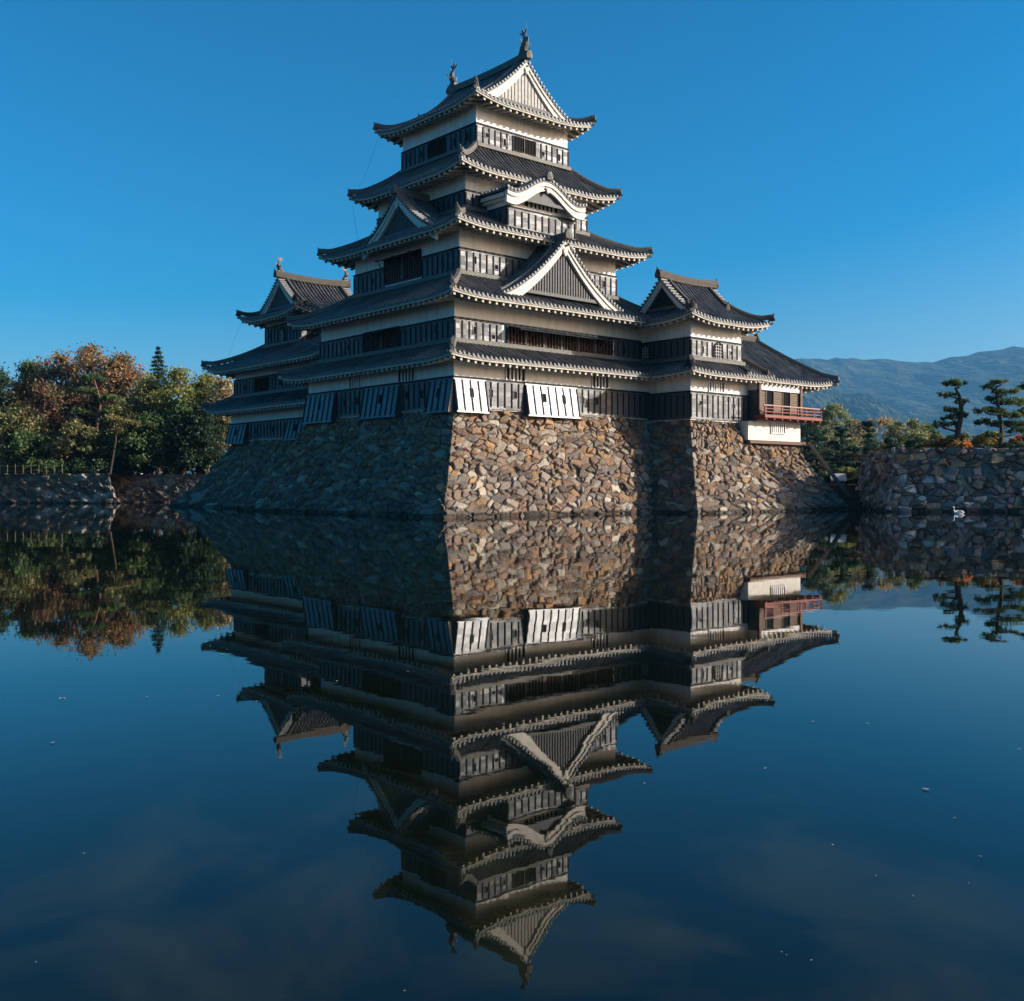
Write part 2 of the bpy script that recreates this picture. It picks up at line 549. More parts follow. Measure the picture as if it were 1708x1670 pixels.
def skirt_roof(parent, outer, inner, ze, zt, lift=0.28, concave=0.22, hips='RE,EN,NL,LR', under=True, nv=9, top_trim=True, name='roof', hipmat='ridge', under_run=None):
    """hipped pent roof between an outer eave rectangle and an inner wall rectangle (a0,a1,b0,b1)"""
    mb, ue, rg = MB(), MB(), MB()
    a0, a1, b0, b1 = outer
    A0, A1, B0, B1 = inner
    run = {'R': B0 - b0, 'E': a1 - A1, 'N': b1 - B1, 'L': A0 - a0}
    corner_in = {'R': (A0 - a0, a1 - A1), 'E': (B0 - b0, b1 - B1), 'N': (a1 - A1, A0 - a0), 'L': (b1 - B1, B0 - b0)}
    H = zt - ze

    def cv(v):
        return (1 - concave) * v + concave * v * v
    for s in 'RENL':
        (ea, eb), (da, db), (na, nb), L = side_frame(s, outer)
        lf = lift_fn(L, lift)
        r = run[s]
        i0, i1 = corner_in[s]

        def F(U, V, ea=ea, eb=eb, da=da, db=db, na=na, nb=nb, lf=lf, r=r):
            z = ze + H * cv(V) + lf(U) * (1 - V) ** 2
            return np.stack([ea + da * U + na * V * r, eb + db * U + nb * V * r, z], -1)

        def vm(u, L=L, i0=i0, i1=i1):
            return np.minimum(1, np.minimum(u / max(i0, 1e-3), (L - u) / max(i1, 1e-3)))
        tile_slope(mb, F, 0, L, vm, nv, out=(-na, -nb, 0))
        if under:
            def sf(u, d, z, ea=ea, eb=eb, da=da, db=db, na=na, nb=nb, lf=lf):
                return (ea + da * u + na * d, eb + db * u + nb * d, ze + float(lf(u)) + z)
            eave_under(ue, sf, L, (under_run or r) * 0.97)
    # hips
    cs = {'LR': ((a0, b0), (A0, B0)), 'RE': ((a1, b0), (A1, B0)), 'EN': ((a1, b1), (A1, B1)), 'NL': ((a0, b1), (A0, B1))}
    for k in hips.split(','):
        (xa, xb), (ya, yb) = cs[k]
        v = np.linspace(-0.04, 1.0, 14)
        ln = math.hypot(ya - xa, yb - xb)
        z = ze + H * cv(v) + lift * (1 - np.clip(v, 0, 1)) ** 2 + 0.08 + 0.22 * np.clip(1 - v * ln / 0.9, 0, 1) ** 2
        pts = np.stack([xa + (ya - xa) * v, xb + (yb - xb) * v, z], -1)
        ridge_sweep(rg, pts[::-1], 0.15, 0.30)
        d = np.array([xa - ya, xb - yb])
        ogre_tile(rg, pts[0] + np.array([0, 0, 0.02]), d, 0.6)
        # lower tip: two small stacked tiles pointing outwards under the ridge end
        q = pts[0]
        dn = np.array([d[0], d[1], 0]) / np.linalg.norm(d)
        rg.tube([q - dn * 0.3 + np.array([0, 0, -0.16]), q + dn * 0.16 + np.array([0, 0, -0.10])], 0.10, 8)
        ue.tube([q - dn * 0.9 + np.array([0, 0, -0.38]), q + dn * 0.02 + np.array([0, 0, -0.34])], 0.13, 6)
    if top_trim:
        for s in 'RENL':
            (ea, eb), (da, db), (na, nb), L = side_frame(s, inner)
            p0 = (ea - na * 0.16 - da * 0.1, eb - nb * 0.16 - db * 0.1, zt + 0.02)
            p1 = (ea - na * 0.16 + da * (L + 0.1), eb - nb * 0.16 + db * (L + 0.1), zt + 0.02)
            rg.sweep([p0, ((p0[0] + p1[0]) / 2, (p0[1] + p1[1]) / 2, zt + 0.02), p1], [(-0.17, -0.1), (0.17, -0.1), (0.17, 0.14), (0.06, 0.2), (-0.06, 0.2), (-0.17, 0.14)], 0)
    ro = mb.build(name, TILES, parent)
    if under:
        ue.build('eave_rafters', [M['rafter'], M['soffit']], ro)
    rg.build('hip_ridge', [M[hipmat]], ro)
    return ro


def curve_board(mb, prof, frame, o0, o1, top, bot, qs, mi=0):
    """board of thickness o0..o1 following z=prof(q); frame(q, o, z)->point; top/bot offsets (bot may be function of q)"""
    G = []
    for q in qs:
        z = float(prof(q))
        bt = bot(q) if callable(bot) else bot
        ring = [(o0, z + top), (o1, z + top), (o1, z + bt), (o0, z + bt), (o0, z + top)]
        G.append([frame(q, o, zz) for o, zz in ring])
    mb.grid(np.array(G), mi)
    for g in (G[0], G[-1]):
        mb.add(g[:4], [(0, 1, 2, 3)], mi=mi)


def gable_front(parent_roof, frame, prof, hw, zbase, qc=0.0, bw=0.5, overhang=0.35, panel='slat', pend=0.5, name='gable', tiles=True, deep=0.25, frame_mat='white', bar=0.24):
    """bargeboards, panel, pendant and verge tiles. frame(q,o,z): o outward from the panel plane. prof(q): roof surface height"""
    pm, bm_, gm, vm = MB(), MB(), MB(), MB()
    qs = np.linspace(-hw, hw, 41)
    G = np.array([[frame(q, 0.0, min(zbase, prof(q) - 0.12)), frame(q, 0.0, prof(q) - 0.10)] for q in qs])
    pm.grid(G, 0)
    # slats
    inner = hw * 0.86
    n = max(1, int(2 * inner / bar))
    for i in range(n + 1):
        q = -inner + 2 * inner * i / n
        zt = float(prof(q)) - bw * 0.75
        if zt > zbase + 0.1:
            w = bar * (0.38 if panel == 'white' else 0.27)
            pm.box8([frame(q - w, 0.005, zbase), frame(q + w, 0.005, zbase), frame(q + w, 0.06, zbase), frame(q - w, 0.06, zbase),
                     frame(q - w, 0.005, zt), frame(q + w, 0.005, zt), frame(q + w, 0.06, zt), frame(q - w, 0.06, zt)], 1)
    # sill beam
    pm.box8([frame(-inner * 0.97, 0.0, zbase - 0.02), frame(inner * 0.97, 0.0, zbase - 0.02), frame(inner * 0.97, 0.14, zbase - 0.02), frame(-inner * 0.97, 0.14, zbase - 0.02),
             frame(-inner * 0.94, 0.0, zbase + 0.2), frame(inner * 0.94, 0.0, zbase + 0.2), frame(inner * 0.94, 0.14, zbase + 0.2), frame(-inner * 0.94, 0.14, zbase + 0.2)], 2)
    # bargeboards: wide board plus a thin outer board above
    grow = lambda q: -(0.12 + bw * (0.9 + 0.35 * abs(q) / hw))
    curve_board(bm_, prof, frame, 0.05, overhang - 0.09, -0.13, grow, qs)
    curve_board(bm_, prof, frame, overhang - 0.10, overhang + 0.0, -0.10, lambda q: -(0.10 + bw * 0.42), qs)
    # pendant: round boss, two lobes, heart point
    zp = float(prof(0)) - bw * 0.8
    s = pend
    shape = [(0, 0.35), (0.16, 0.3), (0.24, 0.12), (0.42, 0.10), (0.52, -0.05), (0.44, -0.22), (0.30, -0.20), (0.27, -0.45), (0.14, -0.72), (0, -0.92)]
    shape = shape + [(-x, y) for x, y in shape[-2:0:-1]]
    fr = [frame(x * s, overhang + 0.02, zp + y * s) for x, y in shape]
    bk = [frame(x * s, overhang - 0.12, zp + y * s) for x, y in shape]
    n = len(shape)
    gm.add(fr + bk + [frame(0, overhang + 0.06, zp - 0.2 * s)], [(i, (i + 1) % n, n + (i + 1) % n, n + i) for i in range(n)], [(i, (i + 1) % n, 2 * n) for i in range(n)], mi=0)
    c = [frame(0.15 * s * math.cos(t), overhang + 0.10, zp + 0.10 * s + 0.15 * s * math.sin(t)) for t in np.arange(6) / 6 * 2 * math.pi]
    gm.add(c + [frame(0, overhang + 0.13, zp + 0.10 * s)], T=[(i, (i + 1) % 6, 6) for i in range(6)], mi=1)
    g = pm.build(name, [M[{'slat': 'trim', 'white': 'slat', 'dark': 'trim'}[panel]], M[{'slat': 'slat', 'white': 'slat_white', 'dark': 'trim'}[panel]], M['slat' if panel != 'dark' else 'boards']], parent_roof)
    bm_.build('bargeboard', [M[frame_mat]], g)
    gm.build('pendant', [M[frame_mat], M['trim']], g)
    # verge tiles: short round tiles laid across the edge
    if tiles:
        arc, last = 0.0, None
        qq = np.linspace(-hw, hw, 400)
        zz = np.array([float(prof(q)) for q in qq])
        dl = np.concatenate([[0], np.cumsum(np.hypot(np.diff(qq), np.diff(zz)))])
        k = int(dl[-1] / 0.31)
        an = np.arange(7) / 7 * 2 * math.pi
        for i in range(k + 1):
            t = dl[-1] * i / k
            q = float(np.interp(t, dl, qq))
            z = float(np.interp(t, dl, zz)) + 0.09
            ring0 = [frame(q + 0.095 * math.cos(x), overhang + 0.10, z + 0.095 * math.sin(x)) for x in an]
            ring1 = [frame(q + 0.095 * math.cos(x), -0.35, z + 0.095 * math.sin(x)) for x in an]
            vm.add(ring0 + ring1 + [frame(q, overhang + 0.10, z)], [(j, (j + 1) % 7, 7 + (j + 1) % 7, 7 + j) for j in range(7)], [(j, (j + 1) % 7, 14) for j in range(7)], mi=1)
        curve_board(vm, prof, frame, -0.3, overhang + 0.04, 0.02, -0.10, qs, 0)
        vm.build('verge_tiles', TILES, g)
    return g


def dormer_gable(parent, frame, hw, zfoot, zpeak, depth, zbase, concave=0.32, overhang=0.35, bw=0.55, pend=0.55, panel='slat', frame_mat='white', ridge_h=0.34, orn=1.0, bar=0.24):
    """triangular gable dormer; frame(q,o,z), o outward of the panel (negative goes back into the main roof)"""
    H = zpeak - zfoot

    def prof(q):
        s = 1 - np.abs(q) / hw
        return zfoot + H * ((1 - concave) * s + concave * s * s)
    mb, rg = MB(), MB()
    for sg in (-1, 1):
        def F(U, V, sg=sg):
            q = sg * hw * (1 - V)
            z = prof(q)
            P = np.array([frame(float(qq), float(oo), float(z_)) for qq, oo, z_ in zip(np.broadcast_to(q, U.shape).ravel(), U.ravel(), np.broadcast_to(z, U.shape).ravel())])
            return P.reshape(*U.shape, 3)
        tile_slope(mb, F, -depth, overhang, lambda u: np.ones_like(u), 9, lip=0, ends=False)
    # ridge along the top and descending ridges near the verge
    ridge_sweep(rg, [frame(0, -depth, zpeak), frame(0, -depth / 2, zpeak), frame(0, overhang + 0.1, zpeak + 0.04)], 0.19, ridge_h + 0.1)
    f1 = np.array(frame(0, 1, 0)) - np.array(frame(0, 0, 0))
    ogre_tile(rg, frame(0, overhang + 0.22, zpeak + 0.16), f1[:2], orn)
    for sg in (-1, 1):
        q = np.linspace(0.12, 0.93, 12) * hw * sg
        pts = [frame(float(x), overhang - 0.75, float(prof(x)) + 0.07) for x in q]
        ridge_sweep(rg, pts, 0.13, 0.26)
        dq = np.array(frame(sg, 0, 0)) - np.array(frame(0, 0, 0))
        ogre_tile(rg, pts[-1], dq[:2], 0.6)
    ro = mb.build('dormer_roof', TILES, parent)
    rg.build('ridge', [M['ridge']], ro)
    gable_front(parent, frame, prof, hw, zbase, bw=bw, overhang=overhang, panel=panel, pend=pend, frame_mat=frame_mat, bar=bar)
    return ro


def irimoya_roof(parent, p0, p1, q0, q1, ze, zr, g0, g1, axis, slope0=0.45, lift=0.3, under_run=1.4, panel0='white', panel1='white', ridgemat='ridge', ridge_h=0.55, verge=0.3, fishes=False, bw=0.45, frame_mat='white', pend=0.45, bar=0.24):
    """hip-and-gable roof; ridge runs along p. axis 'b': p=b,q=a ; axis 'a': p=a,q=b. g0,g1: gable planes on p"""
    qc, Wd = (q0 + q1) / 2, (q1 - q0) / 2
    c2 = (zr - ze - slope0 * Wd) / Wd ** 2

    def Pz(d):
        return ze + slope0 * d + c2 * d * d

    def pt(p, q, z):
        return (q, p, z) if axis == 'b' else (p, q, z)

    def ptv(p, q, z):
        p, q, z = np.broadcast_arrays(p, q, z)
        return np.stack([q, p, z], -1) if axis == 'b' else np.stack([p, q, z], -1)
    mb, ue, rg = MB(), MB(), MB()
    Lp, Lq = p1 - p0, q1 - q0
    lfp, lfq = lift_fn(Lp, lift), lift_fn(Lq, lift)
    v0, v1 = g0 - verge, g1 + verge
    fade = lambda d: np.clip(1 - d / 2.2, 0, 1) ** 2
    for sg in (-1, 1):
        qe = q0 if sg < 0 else q1
        out = (0, 0)
        o3 = pt(0, sg, 0)

        def mk(dm):
            def F(U, V):
                d = V
                return ptv(U, qe - sg * d, Pz(d) + lfp(U - p0) * fade(d))
            return F
        tile_slope(mb, mk(0), v0, v1, lambda u: np.full_like(u, Wd), 14, out=o3)
        tile_slope(mb, mk(0), p0, v0, lambda u: np.minimum(u - p0, Wd), 8, out=o3)
        tile_slope(mb, mk(0), v1, p1, lambda u: np.minimum(p1 - u, Wd), 8, out=o3)

        def sf(u, d, z, qe=qe, sg=sg):
            return pt(p0 + u, qe - sg * d, ze + float(lfp(u)) + z)
        eave_under(ue, sf, Lp, under_run)
    for sg in (-1, 1):
        pe = p0 if sg < 0 else p1
        gi = (g0 - p0 if sg < 0 else p1 - g1) + 0.12
        o3 = pt(sg, 0, 0)

        def F(U, V, pe=pe, sg=sg):
            return ptv(pe - sg * V, U, Pz(V) + lfq(U - q0) * fade(V))
        tile_slope(mb, F, q0, q1, lambda u: np.minimum(gi, Wd - np.abs(u - qc)), 9, out=o3)

        def sf(u, d, z, pe=pe, sg=sg):
            return pt(pe - sg * d, q0 + u, ze + float(lfq(u)) + z)
        eave_under(ue, sf, Lq, under_run)
        # hips
        for qs_ in (-1, 1):
            qe = q0 if qs_ < 0 else q1
            d = np.linspace(-0.1, gi + 0.2, 14)
            z = Pz(np.clip(d, 0, None)) + lift * fade(np.clip(d, 0, None)) + 0.07 + 0.25 * np.clip(1 - d / 1.0, 0, 1) ** 2
            pts = np.array([pt(pe - sg * dd, qe - qs_ * dd, zz) for dd, zz in zip(d, z)])
            ridge_sweep(rg, pts[::-1], 0.15, 0.3)
            dv = pt(sg, qs_, 0)
            ogre_tile(rg, pts[0], dv[:2], 0.6)
            dn = np.array([dv[0], dv[1], 0]) / 1.414
            rg.tube([pts[0] - dn * 0.3 + np.array([0, 0, -0.16]), pts[0] + dn * 0.16 + np.array([0, 0, -0.1])], 0.10, 8)
            ue.tube([pts[0] - dn * 0.9 + np.array([0, 0, -0.38]), pts[0] + dn * 0.02 + np.array([0, 0, -0.34])], 0.13, 6)
            # descending ridge beside the verge
            dd = np.linspace(gi * 0.85, Wd - 0.1, 12)
            pv = (v0 + 0.75 if sg < 0 else v1 - 0.75)
            pts = np.array([pt(pv, qe - qs_ * x, float(Pz(x)) + 0.07) for x in dd])
            ridge_sweep(rg, pts[::-1], 0.14, 0.3)
            d2 = pt(0, qs_, 0)
            ogre_tile(rg, pts[0], d2[:2], 0.75)
    # main ridge, slightly rising to its ends
    pp = np.linspace(v0 - 0.1, v1 + 0.1, 15)
    t = (pp - (v0 + v1) / 2) / ((v1 - v0) / 2)
    pts = np.array([pt(x, qc, zr + 0.14 * tt ** 2) for x, tt in zip(pp, t)])
    ridge_sweep(rg, pts, 0.24, ridge_h)
    for sg, pe in ((-1, v0 - 0.18), (1, v1 + 0.18)):
        d2 = pt(sg, 0, 0)
        ogre_tile(rg, pt(pe, qc, zr + 0.2), d2[:2], 0.95)
    ro = mb.build('main_roof', TILES, parent)
    ue.build('eave_rafters', [M['rafter'], M['soffit']], ro)
    rg.build('ridge', [M[ridgemat]], ro)
    for sg, gp, pan in ((-1, g0, panel0), (1, g1, panel1)):
        gi = g0 - p0 if sg < 0 else p1 - g1
        hw = Wd - gi
        fr = lambda q, o, z, gp=gp, sg=sg: pt(gp + sg * o, qc + q, z)
        gable_front(ro if False else parent, fr, lambda q: Pz(Wd - abs(q)), hw, float(Pz(gi)) + 0.12, overhang=verge, panel=pan, bw=bw, frame_mat=frame_mat, pend=pend, bar=bar)
    return ro, Pz


def fish_finial(parent, a, b, z, dirv, s=1.0, rod=True):
    """roof fish: head down on the ridge, body arched, tail raised; dirv points along the ridge towards the roof's middle"""
    mb = MB()
    d = np.array([dirv[0], dirv[1], 0.0])
    sd = np.array([-d[1], d[0], 0])
    up = np.array([0, 0, 1.0])
    p = np.array([a, b, z], float)
    path = [(0.30, 0.05), (0.18, 0.16), (0.02, 0.30), (-0.10, 0.50), (-0.10, 0.74), (-0.02, 0.95), (0.10, 1.10)]
    pts = [p + s * (x * d + y * up) for x, y in path]
    mb.tube(pts, np.array([0.15, 0.23, 0.25, 0.22, 0.17, 0.12, 0.07]) * s, 8)
    # tail fan of three lobes
    for ang in (-0.5, 0.25, 0.9):
        b0 = p + s * (0.06 * d + 1.04 * up)
        tip = b0 + s * 0.42 * (math.sin(ang) * d + math.cos(ang) * up)
        mb.box8([b0 - sd * 0.03 * s - d * 0.05 * s, b0 + sd * 0.03 * s - d * 0.05 * s, b0 + sd * 0.03 * s + d * 0.05 * s, b0 - sd * 0.03 * s + d * 0.05 * s,
                 tip - sd * 0.03 * s - d * 0.10 * s, tip + sd * 0.03 * s - d * 0.10 * s, tip + sd * 0.03 * s + d * 0.10 * s, tip - sd * 0.03 * s + d * 0.10 * s])
    # side fins, crown fin
    for q in (-1, 1):
        b0 = p + s * (0.0 * d + 0.42 * up) + sd * q * 0.2 * s
        tip = b0 + s * (sd * q * 0.26 + up * 0.20 - d * 0.1)
        mb.box8([b0 - up * 0.08 * s - d * 0.03 * s, b0 + up * 0.08 * s - d * 0.03 * s, b0 + up * 0.08 * s + d * 0.03 * s, b0 - up * 0.08 * s + d * 0.03 * s,
                 tip - up * 0.03 * s - d * 0.02 * s, tip + up * 0.1 * s - d * 0.02 * s, tip + up * 0.1 * s + d * 0.02 * s, tip - up * 0.03 * s + d * 0.02 * s])
    mb.box8([p + s * (x * d + y * up + q * sd) for (x, y, q) in [(-0.3, 0.4, -.03), (-0.3, 0.4, .03), (-0.1, 0.4, .03), (-0.1, 0.4, -.03), (-0.42, 0.86, -.02), (-0.42, 0.86, .02), (-0.2, 0.9, .02), (-0.2, 0.9, -.02)]])
    mb.box8([p + s * (x * d + q * sd + y * up) for (x, q, y) in [(-.3, -.2, -.12), (.4, -.2, -.12), (.4, .2, -.12), (-.3, .2, -.12), (-.2, -.14, .12), (.34, -.14, .12), (.34, .14, .12), (-.2, .14, .12)]])
    f = mb.build('fish_finial', [M['bronze']], parent)
    if rod:
        r = MB()
        c = p - d * 0.18 * s
        r.tube([c + up * 0.2 * s, c + up * (1.9 * s)], [0.025, 0.012], 5)
        r.build('lightning_rod', [M['iron']], f)
    return f


# ------------------------------------------------------------------ walls
def storey(parent, rect, z0, z1, zb0, zb1, skip=None, batten=0.58, proud=0.07, name='plaster_wall'):
    """plastered storey with a lacquered board band zb0..zb1; skip: {face: [(u0,u1),...]} openings without battens"""
    a0, a1, b0, b1 = rect
    w = MB()
    w.box(a0, a1, b0, b1, z0, z1)
    wo = w.build(name, [M['plaster']], parent)
    skip = skip or {}
    cl = MB()
    for face, plane, u0, u1 in (('R', b0, a0, a1), ('L', a0, b0, b1), ('E', a1, b0, b1), ('N', b1, a0, a1)):
        gaps = sorted(skip.get(face, []))
        for g in gaps:
            if len(g) == 4:
                fbox(cl, face, plane, g[0], g[1], 0.0, proud, zb0, g[2], 0)
                fbox(cl, face, plane, g[0], g[1], 0.0, proud, g[3], zb1, 0)
        e = proud
        cur = u0 - e
        for g0, g1 in [g[:2] for g in gaps] + [(u1 + e, None)]:
            if g0 - cur > 0.02:
                fbox(cl, face, plane, cur, g0, 0.0 if face in 'RN' else 0.0, proud if face in 'RN' else proud - 0.003, zb0, zb1, 0)
            if g1 is None:
                break
            cur = g1
        # top rail and bottom rail
        fbox(cl, face, plane, u0 - e - 0.03, u1 + e + 0.03, 0.0, proud + (0.05 if face in 'RN' else 0.047), zb1 - 0.02, zb1 + 0.09, 1)
        fbox(cl, face, plane, u0 - e - 0.01, u1 + e + 0.01, 0.0, proud + (0.03 if face in 'RN' else 0.027), zb0 - 0.03, zb0 + 0.12, 0)
        n = max(1, int(round((u1 - u0) / batten)))
        for i in range(n + 1):
            u = u0 + (u1 - u0) * i / n
            if any(g[0] - 0.06 < u < g[1] + 0.06 for g in gaps):
                continue
            wd = 0.042
            if i in (0, n):
                u = u - 0.02 if i == 0 else u + 0.02
            fbox(cl, face, plane, u - wd, u + wd, proud, proud + (0.055 if face in 'RN' else 0.052), zb0 + 0.1, zb1 - 0.12, 1)
    co = cl.build('board_cladding', [M['boards'], M['trim']], parent)
    return wo, co


def loophole(parent, face, plane, u, z, tall=True, o=0.07):
    mb = MB()
    w, h = (0.12, 0.24) if tall else (0.14, 0.14)
    fbox(mb, face, plane, u - w - 0.05, u + w + 0.05, o, o + 0.035, z - h - 0.05, z + h + 0.05, 0)
    fbox(mb, face, plane, u - w, u + w, o + 0.036, o + 0.04, z - h, z + h, 1)
    return mb.build('loophole', [M['boards'], M['dark']], parent)


def lattice_window(parent, face, plane, u0, u1, z0, z1, bars, o=0.0, frame='plaster', bar='plaster', fw=0.08, barw=0.05, depth=0.10):
    """recess reads as a dark back panel inside a real frame, with upright bars in front"""
    mb = MB()
    fbox(mb, face, plane, u0, u1, o, o + 0.012, z0, z1, 1)
    fbox(mb, face, plane, u0 - fw, u0, o, o + depth, z0 - fw, z1 + fw, 0)
    fbox(mb, face, plane, u1, u1 + fw, o, o + depth, z0 - fw, z1 + fw, 0)
    fbox(mb, face, plane, u0, u1, o, o + depth - 0.004, z1, z1 + fw, 0)
    fbox(mb, face, plane, u0, u1, o, o + depth - 0.004, z0 - fw, z0, 0)
    w = mb.build('window', [M[frame], M['dark']], parent)
    b = MB()
    for i in range(bars):
        u = u0 + (u1 - u0) * (i + 1) / (bars + 1)
        fbox(b, face, plane, u - barw, u + barw, o + 0.02, o + depth - 0.02, z0, z1)
    b.build('lattice', [M[bar]], w)
    return w


def stone_drop(parent, face, plane, u0, u1, zt, zb, out=0.52, loops=()):
    """outward-leaning board chute at the foot of the wall"""
    mb = MB()
    P = lambda u, o, z: fpt(face, plane, u, o, z)
    ob, ot = out, 0.13
    mb.box8([P(u0, 0, zb), P(u1, 0, zb), P(u1, ob, zb), P(u0, ob, zb), P(u0, 0, zt), P(u1, 0, zt), P(u1, ot, zt), P(u0, ot, zt)], 0)
    sl = lambda v: (ot + (ob - ot) * v, zt + (zb - zt) * v)
    n = max(2, int(round((u1 - u0) / 0.66)))
    nrm = np.array([zt - zb, ob - ot])
    nrm = nrm / np.linalg.norm(nrm)
    for i in range(n + 1):
        u = u0 + (u1 - u0) * i / n
        u = min(max(u, u0 + 0.05), u1 - 0.05)
        o0, z0 = sl(0.95)
        o1, z1 = sl(0.06)
        e = 0.05
        w = 0.035
        mb.box8([P(u - w, o0, z0), P(u + w, o0, z0), P(u + w, o0 + e * nrm[0], z0 + e * nrm[1]), P(u - w, o0 + e * nrm[0], z0 + e * nrm[1]),
                 P(u - w, o1, z1), P(u + w, o1, z1), P(u + w, o1 + e * nrm[0], z1 + e * nrm[1]), P(u - w, o1 + e * nrm[0], z1 + e * nrm[1])], 1)
    mb.box8([P(u0 - 0.03, 0, zt - 0.01), P(u1 + 0.03, 0, zt - 0.01), P(u1 + 0.03, ot + 0.06, zt - 0.01), P(u0 - 0.03, ot + 0.06, zt - 0.01),
             P(u0 - 0.03, 0, zt + 0.09), P(u1 + 0.03, 0, zt + 0.09), P(u1 + 0.03, ot + 0.06, zt + 0.09), P(u0 - 0.03, ot + 0.06, zt + 0.09)], 1)
    o = mb.build('stone_drop', [M['chute'], M['trim']], parent)
    for u in loops:
        l = MB()
        oo, z = sl(0.42)
        w, h, e = 0.11, 0.22, 0.03
        dz, do = h * nrm[0], -h * nrm[1]
        for (k, e0, e1, mi) in ((1.35, 0.0, 0.03, 0), (1.0, 0.031, 0.036, 1)):
            l.box8([P(u - w * k, oo - do * k + e0 * nrm[0], z - dz * k + e0 * nrm[1]), P(u + w * k, oo - do * k + e0 * nrm[0], z - dz * k + e0 * nrm[1]),
                    P(u + w * k, oo - do * k + e1 * nrm[0], z - dz * k + e1 * nrm[1]), P(u - w * k, oo - do * k + e1 * nrm[0], z - dz * k + e1 * nrm[1]),
                    P(u - w * k, oo + do * k + e0 * nrm[0], z + dz * k + e0 * nrm[1]), P(u + w * k, oo + do * k + e0 * nrm[0], z + dz * k + e0 * nrm[1]),
                    P(u + w * k, oo + do * k + e1 * nrm[0], z + dz * k + e1 * nrm[1]), P(u - w * k, oo + do * k + e1 * nrm[0], z + dz * k + e1 * nrm[1])], mi)
        l.build('loophole', [M['trim'], M['dark']], o)
    return o


def propped_shutter(parent, face, plane, u0, u1, zt, length, drop, posts, z0, o=0.07):
    """long opening with slatted shutters hinged at the top and propped outwards"""
    mb = MB()
    fbox(mb, face, plane, u0, u1, -0.02, o - 0.03, z0, zt, 1)
    fbox(mb, face, plane, u0 - 0.1, u0, 0, o + 0.07, z0, zt + 0.1, 0)
    fbox(mb, face, plane, u1, u1 + 0.1, 0, o + 0.07, z0, zt + 0.1, 0)
    fbox(mb, face, plane, u0, u1, 0, o + 0.06, zt, zt + 0.1, 0)
    fbox(mb, face, plane, u0, u1, 0, o + 0.06, z0 - 0.1, z0 + 0.05, 0)
    w = mb.build('window', [M['trim'], M['dark']], parent)
    b = MB()
    for i in range(posts):
        u = u0 + (u1 - u0) * (i + 1) / (posts + 1)
        fbox(b, face, plane, u - 0.09, u + 0.09, o - 0.03, o + 0.04, z0 + 0.05, zt, 0)
    k = int((u1 - u0) / 0.28)
    for i in range(k):
        u = u0 + (u1 - u0) * (i + 0.5) / k
        fbox(b, face, plane, u - 0.035, u + 0.035, o - 0.028, o + 0.01, z0 + 0.05, zt, 1)
    b.build('lattice', [M['slat'], M['wood']], w)
    s = MB()
    P = lambda u, oo, z: fpt(face, plane, u, oo, z)
    n = 5
    for i in range(n):
        t0, t1 = (i + 0.06) / n, (i + 0.94) / n
        oA, oB = o + 0.05 + length * t0, o + 0.05 + length * t1
        zA, zB = zt - drop * t0, zt - drop * t1
        s.box8([P(u0 + 0.1, oA, zA - 0.04), P(u1 - 0.1, oA, zA - 0.04), P(u1 - 0.1, oB, zB - 0.04), P(u0 + 0.1, oB, zB - 0.04),
                P(u0 + 0.1, oA, zA), P(u1 - 0.1, oA, zA), P(u1 - 0.1, oB, zB), P(u0 + 0.1, oB, zB)], 0)
    m = max(2, int((u1 - u0) / 1.4))
    for i in range(m + 1):
        u = u0 + 0.15 + (u1 - u0 - 0.3) * i / m
        s.tube([P(u, o + 0.06, zt - 0.02), P(u, o + 0.05 + length, zt - drop + 0.02)], 0.045, 5, 0)
        s.tube([P(u, o + length * 0.85, zt - drop * 0.85 - 0.03), P(u, o + 0.02, zt - 1.25)], 0.035, 5, 1)
    s.build('propped_shutter', [M['trim'], M['wood']], parent)
    return w


# ------------------------------------------------------------------ dry stone walls
STONE_PAL = np.array([(0.43, 0.275, 0.15), (0.36, 0.235, 0.14), (0.25, 0.185, 0.14), (0.19, 0.15, 0.125), (0.29, 0.25, 0.21),
                      (0.37, 0.33, 0.28), (0.165, 0.145, 0.13), (0.50, 0.45, 0.37), (0.28, 0.185, 0.14), (0.23, 0.205, 0.185)])


